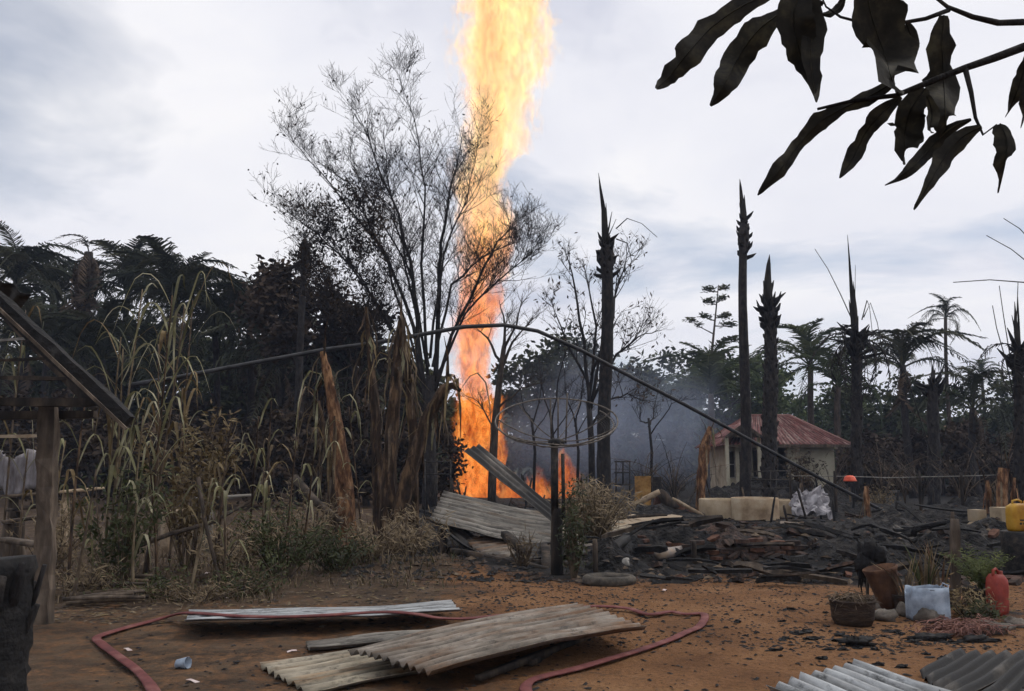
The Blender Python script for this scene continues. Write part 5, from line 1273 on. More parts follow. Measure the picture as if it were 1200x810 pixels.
# dry grass blades over the dark soil
mb = MB(); rg = random.Random(52)
for i in range(5200):
    u, v = rg.uniform(60, 545), rg.uniform(615, 708); p = gnd(u, v)
    if rg.random() > humus_shade_at(p.x, p.y)*1.1 or (v > 690 and u > 330): continue
    a = rg.uniform(0, 6.28); l = rg.uniform(.05, .28)*(1.2 if v < 670 else .6); d = Vector((cos(a)*.5, sin(a)*.5, rg.uniform(.4, 1))).normalized()*l; w_ = Vector((-sin(a), cos(a), 0))*.006
    mb.add([p-w_, p+w_, p+d*.6+w_*.7, p+d*.6-w_*.7, p+d+Vector((cos(a)*l*.2, sin(a)*l*.2, -l*.05))], [(0, 1, 2, 3), (3, 2, 4)], rg.choice((0, 0, 1, 2)))
mb.build('dry_grass', [STRAW, GREENLEAF, TWIG], None, False, kind='stuff', label='thin dry grass over the dark soil at the left')
# ================================================================ DEBRIS FIELD
rg = random.Random(91)
def ash_heap(name, label, hp, mat):
    hx, hy, r, h, sd_ = hp; mb = MB(); K, N = 16, 44; vs_ = []
    for i in range(K+1):
        for k in range(N):
            t_ = i/K*.999; a = 2*pi*k/N; x, y = hx+cos(a)*r[0]*t_, hy+sin(a)*r[1]*t_; vs_.append((x, y, H(x, y)+heap_z(x, y, hp)))
    mb.add(vs_, [(i*N+k, (i+1)*N+k, (i+1)*N+(k+1) % N, i*N+(k+1) % N) for i in range(K) for k in range(N)])
    thing(mb, name, mat, label, 'ash heap', (hx, hy, H(hx, hy)), 'heaps of ash and rubble')
ASH = mk('ash_rubble', [(.008, .008, .009), (.018, .017, .017), (.05, .044, .04), (.13, .11, .095)], 5.5, .95, 1.0, detail=9, bscale=14, bdist=.08, contrast=(.36, .82))
ASHB = mk('brick_rubble', [(.012, .011, .011), (.035, .026, .023), (.09, .052, .038), (.18, .14, .11)], 5.0, .95, 1.0, detail=9, bscale=13, bdist=.08, contrast=(.34, .8))
for i, hp in enumerate(HPOS):
    ash_heap('ash_heap', ['ash heap behind the grey log', 'brick coloured ash heap in the middle of the debris', 'ash heap under the leaning shutter board', 'wide ash heap below the left well ring', 'wide ash heap below the white tarpaulin', 'wide ash heap behind the black rags', 'ash heap right behind the black rags', 'ash heap behind the green fern', 'wide ash heap behind the wooden stake', 'ash heap under the yellow can', 'small ash heap right of the dish post', 'far ash heap under the fence wire', 'far ash heap under the orange stub', 'far ash heap left of the well rings', 'far dark heap of burnt rubble before the house', 'far ash heap in front of the low fire', 'far ash heap behind the dish'][i], hp, ASHB if i in (1, 3) else ASH)
# charred timbers
TG = 'charred timbers strewn over the debris'
def where(p):
    u = 600+1000*p.x/p.y; row = 'front' if p.y < 15.5 else 'middle' if p.y < 20 else 'far'
    z_ = 'left of the dish post' if u < 650 else 'near the dish' if u < 735 else 'left of the well rings' if u < 820 else 'before the well rings' if u < 930 else 'around the pale strip' if u < 1030 else 'behind the clay pot' if u < 1120 else 'behind the fern'
    return row+' row of the debris '+z_
for i in range(190):
    v = 602+86*rg.random()**1.1; u = rg.uniform(770 if v > 660 else 690, 1230); p = gnd(u, v)
    if i > 165: u, v = rg.uniform(490, 720), 0; Y = rg.uniform(20, 33); p = foot(u, 600, Y)
    if p.y < 12.0 and p.x > 3.5: continue
    l = rg.uniform(.3, 1.5)*(.7 if p.y < 15 else 1.1); a = rg.gauss(0, .5)+(pi if rg.random() < .5 else 0); w_ = rg.uniform(.03, .10)
    z = rg.uniform(.02, .14); qx, qy = p.x+cos(a)*l, p.y+sin(a)*l; p.z = HT(p.x, p.y)+z; q = Vector((qx, qy, HT(qx, qy)+max(.02, z+rg.uniform(-.1, .22))))
    mb = MB(); mb.beam(p, q, w_, w_*rg.uniform(.3, 1), rg, rg.randint(4, 7), .28, roll=rg.uniform(0, 1.5), bow=rg.uniform(-.04, .05))
    k = rg.choice((0, 0, 0, 0, 0, 1, 1, 2, 3)); mt = (CHAR, CHARW, BRICKB, WOODG)[k]
    thing(mb, 'charred_timber', mt, ('short ' if l < .8 else 'long ')+('black charred', 'brown charred', 'reddish scorched', 'greyish scorched')[k]+' timber in the '+where(p), 'timber', p, TG, False)
# loose bricks
bm_ = MB(); bm_.beam((-.1, 0, 0), (.1, 0, 0), .1, .055, random.Random(1), 2, .05); brick_me = [bm_.mesh('brick', BRICK, False)]
bm_ = MB(); bm_.beam((-.1, 0, 0), (.1, 0, 0), .1, .055, random.Random(2), 2, .08); brick_me.append(bm_.mesh('brick', BRICKB, False))
for i in range(80):
    v = 600+86*rg.random(); u = rg.uniform(735, 1220); p = gnd(u, v); p.z = HT(p.x, p.y)+rg.uniform(.01, .05)
    if i > 62: p = P(rg.gauss(885, 60), rg.uniform(648, 664), rg.uniform(13.6, 14.4)); p.z = HT(p.x, p.y)+rg.uniform(.01, .06)
    kb = 0 if rg.random() < .14 else 1
    link('brick', brick_me[kb], None, p, (rg.uniform(-.5, .5), rg.uniform(-.5, .5), rg.uniform(0, 3.1)), rg.uniform(.8, 1.4), label=('loose reddish brick in the ', 'loose sooty brick in the ')[kb]+where(p), category='brick', group='loose bricks in the debris')
# low burnt footing of bricks along the front of the debris
fw = T('brick_footing', 'low sooty brick footing along the front edge of the debris', 'brick wall', foot(850, 655, 14.1))
a0, a1 = foot(748, 655, 14.0), foot(945, 660, 13.9); Lf = (a1-a0).length; nb = int(Lf/.235); df = (a1-a0).normalized()
for course in range(4):
    for k in range(nb):
        if rg.random() < (.02, .10, .28, .55)[course]+.25*max(0, nz(k*.4, course, 3)): continue
        c = a0+df*((k+.5+(.5 if course % 2 else 0))*.235); c = Vector((c.x+rg.uniform(-.01, .01), c.y+rg.uniform(-.02, .02), H(c.x, c.y)+.03+.074*course))
        link('brick', brick_me[1 if rg.random() < .75 else 0], fw, c-Vector(fw.location), (rg.uniform(-.03, .03), rg.uniform(-.03, .03), atan2(df.y, df.x)+rg.uniform(-.05, .05)), (1.1, 1.25, 1.2))
# crumpled metal sheets in the debris
def crumple(name, label, quad, Y, mat, seed, amp=.08, cat='metal sheet', group=None, n=12, thick=.008):
    (u0, v0), (u1, v1), (u2, v2), (u3, v3) = quad; ys_ = Y if isinstance(Y, (tuple, list)) else (Y,)*4
    c = [P(u0, v0, ys_[0]), P(u1, v1, ys_[1]), P(u2, v2, ys_[2]), P(u3, v3, ys_[3])]; mb = MB(); vs_ = []
    N = (c[1]-c[0]).cross(c[3]-c[0]).normalized()
    for i in range(n+1):
        for j in range(n+1):
            a, b_ = i/n, j/n; p = (c[0]*(1-a)+c[1]*a)*(1-b_)+(c[3]*(1-a)+c[2]*a)*b_
            k = abs(nz(a*3+seed*5, b_*3, seed))*2-.5+.5*nz(a*8+seed, b_*8)
            vs_.append(p+N*amp*k+Vector((nz(a*5, b_*9, seed), nz(a*7, b_*5, seed+2), nz(b_*6, a*8, seed+4)))*amp*.5)
    m1 = n+1; t_ = len(vs_); vs2 = [v-N*thick for v in vs_]
    fs = [(i*m1+j, (i+1)*m1+j, (i+1)*m1+j+1, i*m1+j+1) for i in range(n) for j in range(n)]
    sd_ = []
    for j in range(n): sd_ += [(j, j+1, j+1+t_, j+t_), (n*m1+j+1, n*m1+j, n*m1+j+t_, n*m1+j+1+t_), ((j+1)*m1, j*m1, j*m1+t_, (j+1)*m1+t_), (j*m1+n, (j+1)*m1+n, (j+1)*m1+n+t_, j*m1+n+t_)]
    mb.add(vs_+vs2, fs+[tuple(q+t_ for q in reversed(f)) for f in fs]+sd_)
    return thing(mb, name, mat, label, cat, sum(c, Vector())/4, group, False)
TARP = mk('white_tarpaulin', [(.20, .19, .20), (.34, .325, .34), (.46, .445, .46)], 4, .6, .3)
crumple('tarpaulin', 'crumpled white tarpaulin heaped right of the well rings', [(926, 601), (978, 604), (968, 572), (930, 575)], (24.6, 24.6, 25.4, 25.2), TARP, 3, .32, 'tarpaulin', n=16)
crumple('roof_fragment', 'long pale torn roof strip lying across the dark debris', [(912, 619), (1068, 625), (1066, 619), (915, 611)], (19.4, 18.6, 19.2, 20.2), ZINC, 4, .06, 'roof sheet', 'torn sheets in the debris')
crumple('roof_fragment', 'tan torn sheet below the long pale strip', [(905, 640), (975, 641), (970, 630), (900, 629)], (16.8, 16.8, 17.8, 17.8), ZINCR, 5, .05, 'roof sheet', 'torn sheets in the debris')
crumple('roof_fragment', 'dark bent sheet sloping down behind the dry potted plants', [(1045, 624), (1110, 642), (1104, 634), (1048, 614)], (16, 14.6, 15, 16.6), ZINCD, 6, .06, 'roof sheet', 'torn sheets in the debris')
crumple('roof_fragment', 'flat tan sheet on the bare earth behind the collapsed roof', [(705, 614), (790, 612), (800, 604), (730, 604)], (20.4, 20.6, 23.5, 23.5), ZINCR, 7, .04, 'roof sheet', 'torn sheets in the debris')
crumple('roof_fragment', 'broken shutter board with pale scorched slats lying in the ash', [(912, 664), (990, 664), (992, 648), (928, 645)], (14.0, 14.0, 14.8, 15.0), mk('scorched_slats', [(.02, .018, .016), (.12, .10, .08), (.34, .30, .25)], 7, .9, .6, (.4, 3, 3)), 8, .07, 'board', 'torn sheets in the debris')
crumple('roof_fragment', 'grey torn sheet among the debris right of the wooden stake', [(1130, 622), (1190, 630), (1196, 622), (1140, 616)], (17, 16.4, 17, 17.8), ZINCD, 9, .06, 'roof sheet', 'torn sheets in the debris')
crumple('roof_fragment', 'black curled sheet leaning right of the dish post', [(690, 668), (742, 664), (740, 632), (708, 640)], (12.9, 13.0, 14.2, 14.0), CHAR, 10, .10, 'roof sheet', 'torn sheets in the debris')
crumple('rusty_panel', 'orange rusted upright panel in the smoke left of the well rings', [(744, 592), (763, 592), (763, 558), (744, 558)], 29, mk('rust', [(.10, .05, .02), (.30, .16, .05), (.42, .25, .09)], 4, .9, .4), 11, .03, 'panel', None, 6, .03)
crumple('oven_door', 'dark upright panel right beside the orange rusted one', [(765, 592), (775, 592), (775, 559), (765, 559)], 29.2, IRON, 12, .02, 'panel', None, 4, .03)
for i, (u, v, Y, w_, h_) in enumerate([(858, 582, 33, 30, 16), (893, 580, 34, 26, 18), (960, 584, 34, 30, 14), (985, 582, 33, 30, 14), (935, 580, 35, 26, 16)]):
    crumple('burnt_sheet', ['blackened sheet leaning left before the house porch', 'blackened sheet leaning in front of the house door', 'blackened sheet below the cream house wall', 'blackened sheet right of the house corner', 'blackened sheet under the dead bush at the house'][i], [(u-w_/2, v), (u+w_/2, v+2), (u+w_/2-4, v-h_), (u-w_/2+5, v-h_+3)], (Y-.3, Y-.3, Y+.4, Y+.4), (CHAR, ZINCD, CHARW, CHAR, ZINCD)[i], 20+i, .16, 'metal sheet', 'blackened sheets before the house')
# little collapsed gable
go = T('collapsed_gable', 'small collapsed brick gable with two leaning boards left of the well rings', 'ruin', foot(772, 603, 25)); Yg = 25
mb = MB(); mb.beam(P(736, 596, Yg), P(773, 576, Yg), .12, .16, rg); mb.build('board', WOODT, go)
mb = MB(); mb.beam(P(772, 576, Yg), P(792, 598, Yg), .12, .3, rg); mb.build('board', CHARW, go)
mb = MB(); mb.beam(P(788, 584, Yg-.3), P(824, 604, Yg-.3), .1, .09, rg); mb.build('board', WOODT, go)
for (a, b_, c) in (((764, 604), (780, 604), (770, 578)), ((786, 603), (818, 604), (796, 586))):
    q = [P(*a, Yg+.15), P(*b_, Yg+.15), P(*c, Yg+.25)]; d = Vector((0, .25, 0)); mb = MB(); mb.add(q+[x+d for x in q], [(0, 1, 2), (5, 4, 3), (0, 3, 4, 1), (1, 4, 5, 2), (2, 5, 3, 0)]); mb.build('brick_wall', BRICK, go, False)
# logs and single pieces
mb = MB(); a, b_ = P(770, 650, 13.8), P(808, 645, 14.1); mb.tube([a, a.lerp(b_, .3), a.lerp(b_, .7), b_], [.085, .09, .09, .085], 12, jit=.03, rg=rg)
thing(mb, 'log', mk('grey_log', [(.16, .13, .11), (.25, .22, .20), (.34, .25, .17)], 4, .8, .3), 'smooth grey log with a tan end lying in the ash', 'log', a)
mb = MB(); a = gnd(730, 668); a.z += .08; R_ = Matrix.Rotation(1.2, 4, 'Y') @ Matrix.Rotation(.4, 4, 'X'); mb.lathe([(0, -.11), (.075, -.11), (.08, -.09), (.08, .09), (.07, .11), (.0, .105)], 14)
mb.v = [tuple(a+(R_ @ Vector(x))) for x in mb.v]; thing(mb, 'paint_tin', mk('white_tin', [(.16, .15, .13), (.28, .265, .24), (.38, .36, .33)], 5, .6, .2), 'small white tin lying right of the dish post', 'tin', a)
mb = MB(); c = gnd(714, 684); pts = [c+Vector((cos(q)*.30, sin(q)*.25, .05)) for q in [2*pi*i/28 for i in range(29)]]; mb.tube(pts, .065, 10, cap=False)
thing(mb, 'old_tyre', mk('dusty_rubber', [(.03, .027, .024), (.07, .062, .052), (.12, .10, .08)], 8, .9, .4), 'dusty old tyre lying flat in front of the dish post', 'tyre', c)
for i, (u, v0, v1, Y, w_, lab) in enumerate([(698, 672, 632, 12.9, .07, 'short tan stake right of the dish post'), (814, 668, 634, 13.6, .07, 'charred stake behind the grey log'), (1120, 712, 608, 10.4, .085, 'wooden stake standing beside the green fern'), (1117, 640, 600, 15.5, .05, 'thin stake far behind the blue white can')]):
    mb = MB(); q = foot(u, v0, Y); mb.beam(q, P(u-1, v1, Y), w_, w_, rg, 7, .1); thing(mb, 'stake', [WOODG, CHARW, WOODG, CHARW][i], lab, 'stake', q)
for i in range(44):                                   # thin upright burnt sticks on the far debris
    u = rg.uniform(840, 1210) if i < 26 else rg.uniform(490, 720); Y = rg.uniform(22, 30) if i < 26 else rg.uniform(19, 34); q = foot(u, 600, Y); t_ = Vector((q.x+rg.uniform(-.3, .3), Y, rg.uniform(.4, 1.3)))
    mb = MB(); mb.beam(q, t_, .05, .05, rg, 4, .25); thing(mb, 'burnt_stick', rg.choice([CHARW, CHAR, TWIG]), ('thin burnt stick standing upright on the far debris' if i < 26 else 'thin burnt stick standing upright before the low fires'), 'stick', q, 'upright sticks on the far debris')

# ================================================================ RIGHT FOREGROUND CLUTTER
def place(mb, p, R=None):
    p = Vector(p); mb.v = [tuple(p+((R @ Vector(x)) if R is not None else Vector(x))) for x in mb.v]; return mb
# basket pot full of dry roots
p = gnd(1000, 732); bo = T('basket_pot', 'dark round basket pot filled with dry roots', 'pot', p)
mb = MB(); mb.lathe([(.0, .02), (.17, .0), (.205, .06), (.215, .17), (.22, .23), (.23, .245), (.215, .25), (.20, .235), (.19, .18), (.0, .17)], 24, p, jit=.02, rg=rg); mb.build('pot', mk('dark_basket', [(.02, .014, .011), (.045, .03, .022), (.085, .058, .04)], 7, .95, .8, (1, 1, 4)), bo)
mb = MB()
for i in range(120):
    a = rg.uniform(0, 6.28); s_ = rg.uniform(0, .2); c = p+Vector((cos(a)*s_, sin(a)*s_, .22+rg.uniform(0, .07))); a2 = rg.uniform(0, 6.28); l = rg.uniform(.06, .16); d = Vector((cos(a2), sin(a2), rg.uniform(-.3, .5)))*l
    mb.tube([c-d, c+Vector((0, 0, .03)), c+d-Vector((0, 0, .04))], [.004, .005, .002], 3, cap=False)
mb.build('dry_roots', TWIG, bo)
# clay pot, leaning
p = gnd(1047, 716); cp = T('clay_pot', 'tall leaning orange brown clay pot behind the dark basket', 'pot', p); R_ = Matrix.Rotation(-.22, 3, 'Y')
mb = MB(); mb.lathe([(.0, .02), (.10, .0), (.13, .15), (.165, .38), (.18, .44), (.19, .47), (.175, .48), (.155, .40), (.0, .36)], 22, jit=.02, rg=rg); place(mb, p+Vector((0, .05, 0)), R_); mb.build('pot', mk('clay', [(.035, .018, .012), (.085, .042, .024), (.15, .08, .045)], 4, .9, .4), cp)
# black burnt rags hanging on a stick
p = gnd(1016, 712); ro = T('burnt_rags', 'black burnt rags draped over a stick behind the basket pot', 'rags', p)
mb = MB(); mb.beam(p, P(1018, 636, 10.2), .03, .03, rg, 5, .1); mb.build('stick', CHARW, ro)
mb = MB(); c = P(1018, 652, 10.15)
for k in range(7): mb.blob(c+Vector((rg.uniform(-.10, .12), rg.uniform(-.06, .06), rg.uniform(-.14, .1))), (.08, .07, .13), k, .5, 9, 7)
mb.build('rag', CHAR, ro)
mb = MB()
for k in range(12):
    a = c+Vector((rg.uniform(-.14, .16), rg.uniform(-.05, .05), -.1)); mb.ribbon([a, a-Vector((.02, 0, .12)), a-Vector((rg.uniform(-.05, .05), 0, rg.uniform(.2, .36)))], [.05, .04, .01], Vector((1, .3, 0)), .3)
mb.build('rag_strip', CHAR, ro)
# stones
for i, (u, v, r, lab) in enumerate([(1088, 729, (.15, .10, .10), 'brown stone leaning on the blue white can'), (1037, 727, (.13, .10, .07), 'flat greenish stone right of the basket pot'), (1030, 712, (.12, .1, .09), 'stone between basket pot and clay pot'), (1058, 722, (.07, .06, .09), 'small upright stone left of the blue white can'), (1160, 742, (.2, .11, .07), 'long grey stone under the pink roots'), (1004, 757, (.14, .08, .05), 'black charred lump on the sand in front of the basket'), (1092, 751, (.17, .07, .04), 'flat black charred lump below the pink roots'), (1144, 752, (.15, .06, .03), 'flat dark lump right of the pink roots'), (1190, 735, (.1, .08, .06), 'pale stone at the right edge')]):
    c = gnd(u, v); mb = MB(); mb.blob(c+Vector((0, 0, r[2]*.6)), r, i+3, .8 if i in (5, 6, 7) else .35, 16, 10, 2.2 if i in (5, 6, 7) else 1.3); thing(mb, 'charred_lump' if i in (5, 6, 7) else 'stone', CHAR if i in (5, 6, 7) else ROCK, lab, 'lump' if i in (5, 6, 7) else 'stone', c)
# plastic cans
def jerry(name, label, p, w_, d_, h_, yaw, mat, tiltx=0.0, cap=None, crush=0.0, seed=0, handle=True, marks=None):
    rg_ = random.Random(seed); p = Vector(p); R_ = Matrix.Rotation(yaw, 3, 'Z') @ Matrix.Rotation(tiltx, 3, 'Y'); o = T(name, label, 'jerrycan', p)
    mb = MB(); K = 9; N = 20; vs_ = []
    for i in range(K+1):
        t_ = i/K; z = h_*t_; s_ = 1.0
        if t_ > .82: s_ = 1-.45*((t_-.82)/.18)**2
        if t_ < .08: s_ = .93+.07*t_/.08
        for k in range(N):
            a = 2*pi*k/N; e = .42; x = math.copysign(abs(cos(a))**e, cos(a))*w_/2*s_; y = math.copysign(abs(sin(a))**e, sin(a))*d_/2*(s_ if t_ < .8 else 1-.3*((t_-.8)/.2)**2)
            rib = 1-.02*(1 if i % 3 == 1 else 0); dn = crush*nz(x*6+seed, z*6, y*6)
            vs_.append((x*rib+dn*.6, y*rib+dn, z+dn*.3))
    mb.add(vs_, [(i*N+k, i*N+(k+1) % N, (i+1)*N+(k+1) % N, (i+1)*N+k) for i in range(K) for k in range(N)]+[tuple(range(N-1, -1, -1)), tuple(K*N+k for k in range(N))])
    place(mb, p, R_); mb.build('body', mat, o)
    if handle:
        mb = MB(); mb.tube([(-w_*.28, 0, h_*.93), (-w_*.26, 0, h_*1.1), (-w_*.05, 0, h_*1.14), (w_*.12, 0, h_*1.08), (w_*.14, 0, h_*.95)], .016, 7); place(mb, p, R_); mb.build('handle', mat, o)
    mb = MB(); mb.lathe([(.0, .05), (.024, .05), (.026, .04), (.026, .0), (.03, -.01)], 12, (w_*.3, 0, h_*.97)); place(mb, p, R_); mb.build('cap', cap or mat, o)
    for c, s_ in (marks or []): mb = MB(); mb.box(c, s_); place(mb, p, R_); mb.build('print_mark', IRON, o, False)
    return o
WCAN = mk('blue_white_plastic', [(.13, .15, .18), (.24, .29, .36), (.36, .42, .50)], 5, .6, .1, contrast=(.3, .62))
# cut-open can: a thin-walled box with a torn rim
p = gnd(1088, 727); wo_ = T('cut_can', 'cut open bluish white plastic can with a torn rim', 'can', p); mb = MB(); N = 28; K = 7; vs_ = []
rim = [.33+.03*nz(k*.8, 3)-(.06 if 10 < k < 15 else 0) for k in range(N)]
for lay, th in ((0, 1.0), (1, .965)):
    for i in range(K+1):
        for k in range(N):
            a = 2*pi*k/N+.12; e = .35; t_ = i/K if lay == 0 else 1-i/K; x = math.copysign(abs(cos(a))**e, cos(a))*.20*th; y = math.copysign(abs(sin(a))**e, sin(a))*.12*th
            dn = .03*nz(x*7, y*7, t_*2.5); vs_.append(p+Vector((x+dn*.4, y+dn, .012+rim[k]*t_)))
mb.add(vs_, [(i*N+k, i*N+(k+1) % N, (i+1)*N+(k+1) % N, (i+1)*N+k) for i in range(2*K+1) for k in range(N)]+[tuple(range(N-1, -1, -1)), tuple((2*K+1)*N+k for k in range(N))]); mb.build('body', WCAN, wo_)
mb = MB(); mb.tube([p+Vector((.19, -.05, .30)), p+Vector((.21, -.05, .36)), p+Vector((.2, .05, .37)), p+Vector((.18, .06, .30))], .008, 6); mb.build('handle', WCAN, wo_)
REDC = mk('faded_red_plastic', [(.12, .018, .013), (.22, .032, .022), (.30, .07, .045)], 4, .55, .15)
jerry('jerrycan', 'faded red jerrycan standing behind the green fern pots', gnd(1176, 722)+Vector((0, .1, 0)), .22, .16, .42, .5, REDC, .05, seed=2, crush=.02)
YEL = mk('yellow_plastic', [(.30, .13, .014), (.46, .24, .02), (.55, .33, .05)], 4, .5, .1)
yp = P(1196, 622, 13.0)
jerry('jerrycan', 'yellow jerrycan with dark print at the right edge', yp, .36, .2, .40, .1, YEL, 0, seed=3, crush=.015, marks=[((-.02, -.102, .16), (.10, .006, .022)), ((-.06, -.102, .11), (.035, .006, .03)), ((0.0, -.102, .11), (.05, .006, .03))])
mb = MB(); mb.lathe([(.0, .0), (.27, 0), (.28, .03), (.27, .2), (.28, .22), (.27, .4), (.28, yp.z-.02), (.26, yp.z-.005), (.0, yp.z-.004)], 22, (yp.x, yp.y, 0), jit=.02, rg=rg)
thing(mb, 'oil_drum', IRON, 'burnt dark drum that carries the yellow jerrycan', 'drum', (yp.x, yp.y, 0))
for i, (u, v, Y, s_, lab) in enumerate([(1176, 604, 16.5, (.34, .3, .3), 'pale concrete block left of the yellow can'), (1145, 604, 17, (.22, .25, .22), 'small pale block beside the debris left of the yellow can')]):
    q = P(u, v, Y); mb = MB(); mb.box((q.x, q.y, q.z), s_, Matrix.Rotation(.2, 3, 'Z')); mb.blob((q.x, q.y, q.z/2-.1), (.32, .25, max(.08, q.z/2-.03)), i, .2); thing(mb, 'concrete_block', CONC, lab, 'block', (q.x, q.y, 0), None, False)
# potted dry plants
def drypot(label, u, v, n, h, seed, mats, spread=.5, pot=True, w_=.03):
    rg_ = random.Random(seed); p = gnd(u, v); o = T('potted_plant', label, 'potted plant', p, None)
    if pot: mb = MB(); mb.lathe([(.0, .01), (.10, 0), (.12, .08), (.14, .17), (.15, .19), (.135, .195), (.12, .16), (.0, .15)], 18, p, jit=.02, rg=rg_); mb.build('pot', CHARW if seed % 2 else BRICKB, o)
    for i in range(n):
        a = rg_.uniform(0, 6.28); l = h*rg_.uniform(.5, 1.1); s_ = spread*rg_.uniform(.1, 1); b = p+Vector((cos(a)*.06, sin(a)*.06, .14 if pot else 0)); pts = [b+Vector((cos(a)*s_*l*t_**1.6, sin(a)*s_*l*t_**1.6*.7, l*(t_-.25*s_*t_*t_*t_))) for t_ in (0, .25, .5, .75, 1)]
        mb = MB(); mb.ribbon(pts, [w_*.7, w_, w_, w_*.7, .004], Vector((-sin(a), cos(a), 0)), .5); mb.build('leaf', rg_.choice(mats), o)
drypot('dry sword leaved plant in a pot behind the blue white can', 1085, 712, 26, .62, 1, [STRAW, DRYLEAF, TWIG, GREENLEAF], .55)
drypot('dry drooping plant left of the blue white can', 1062, 718, 16, .5, 2, [STRAW, DRYLEAF, TWIG], .9)
drypot('tall dry blades between the stake and the dry plant', 1104, 710, 14, .62, 3, [STRAW, BANANA, DRYLEAF], .4)
# fern
rg = random.Random(97); p = gnd(1152, 716); fo = T('fern', 'feathery green fern in a dark pot beside the wooden stake', 'fern', p)
mb = MB(); mb.lathe([(.0, .01), (.15, 0), (.18, .1), (.20, .22), (.21, .25), (.19, .255), (.17, .2), (.0, .19)], 20, p, jit=.02, rg=rg); mb.build('pot', CHARW, fo)
for i in range(46):
    a = rg.uniform(0, 6.28); l = rg.uniform(.35, .72); s_ = rg.uniform(.15, .75); mb = MB(); pts = [p+Vector((cos(a)*s_*l*t_, sin(a)*s_*l*t_*.8, .22+l*(t_*.85-.45*s_*t_*t_))) for t_ in [k/7 for k in range(8)]]
    mb.tube(pts, [.004*(1-.7*k/7) for k in range(8)], 3, cap=False)
    for k in range(34):
        t_ = rg.uniform(.2, 1)*7; j = min(6, int(t_)); q = pts[j].lerp(pts[j+1], t_-j); d = Vector((rg.uniform(-1, 1), rg.uniform(-1, 1), rg.uniform(-.2, .6))).normalized()*rg.uniform(.03, .07); mb.leafq(q+d*.6, d*.6, d.orthogonal().normalized()*.006)
    mb.build('frond', FERN, fo, False)
shrub('dry_bush', 'dry orange flowering weeds below the green fern', 1138, 722, 9.35, .28, .34, 420, DRYLEAF, .035, 741, TWIG)
shrub('dry_bush', 'dark weeds between the fern pot and the red jerrycan', 1152, 728, 9.2, .2, .2, 350, GREENLEAF, .035, 742, TWIG)
# pink dry roots
p = gnd(1130, 744); mb = MB()
for i in range(320):
    c = p+Vector((rg.gauss(0, .2), rg.gauss(0, .07), .02+abs(rg.gauss(0, .045)))); a2 = rg.uniform(0, 6.28); l = rg.uniform(.05, .16); d = Vector((cos(a2), sin(a2)*.6, rg.uniform(-.2, .4)))*l
    mb.tube([c-d, c+Vector((0, 0, .03)), c+d], [.003, .005, .002], 3, cap=False)
thing(mb, 'root_pile', mk('pink_roots', [(.09, .045, .04), (.22, .11, .09), (.34, .19, .15)], 6, .9, .2), 'tangled heap of pinkish dry roots in front of the fern', 'roots', p)

# ================================================================ HOSE AND LITTER
HOSE = mk('red_hose', [(.075, .022, .021), (.125, .036, .034), (.18, .075, .065)], 5, .75, .3, (1, 1, 1), bscale=60, bdist=.004)
hp = [(205, 850, .02), (188, 825, .02), (176, 803, .02), (160, 785, .02), (140, 770, .02), (122, 757, .02), (113, 749, .022), (120, 744, .025), (150, 735, .03), (185, 726, .05), (212, 719, .11), (235, 719, .145), (280, 722, .155), (330, 723, .155), (385, 721, .155), (430, 718, .155), (462, 717.5, .155), (490, 720, .15), (515, 724.5, .12), (545, 725, .06), (580, 722, .04), (620, 717, .035), (660, 712.5, .035), (700, 710.5, .035), (735, 713, .03), (760, 720, .025), (785, 717, .022), (805, 720, .022), (822, 719, .022), (826, 724, .022), (818, 735, .022), (795, 746, .022), (755, 760, .022), (715, 772, .022), (670, 785, .022), (640, 792, .022), (622, 798, .022), (616, 806, .022), (620, 815, .02), (632, 835, .02)]
ctl = [GZ(u, v, z+.008) for u, v, z in hp]; pts = []
for i in range(len(ctl)-1):
    p0, p1, p2, p3 = ctl[max(0, i-1)], ctl[i], ctl[i+1], ctl[min(len(ctl)-1, i+2)]
    for k in range(6):
        t_ = k/6; pts.append(.5*((2*p1)+(p2-p0)*t_+(2*p0-5*p1+4*p2-p3)*t_*t_+(3*p1-p0-3*p2+p3)*t_**3))
for i, q in enumerate(pts):
    q.z = max(q.z, H(q.x, q.y)+.022)
mb = MB(); mb.tube(pts, [.043*(1+.18*nz(i*.15, 2)) for i in range(len(pts))], 10, flat=.3, upv=(0, 0, 1))
thing(mb, 'fire_hose', HOSE, 'flat dusty red fire hose looping over the sand and sheets', 'hose', pts[0])
p = gnd(214, 783); mb = MB(); mb.lathe([(.0, -.05), (.035, -.05), (.045, .05), (.042, .05), (.032, -.044), (.0, -.044)], 14, jit=.08, rg=rg); place(mb, p+Vector((0, 0, .035)), Matrix.Rotation(1.35, 3, 'Y') @ Matrix.Rotation(.3, 3, 'X')); thing(mb, 'plastic_cup', WCAN, 'crushed pale blue plastic cup lying on the sand inside the hose bend', 'cup', p)
PAP = mk('paper_scrap', [(.40, .30, .28), (.55, .45, .43), (.66, .58, .56)], 9, .8, .1)
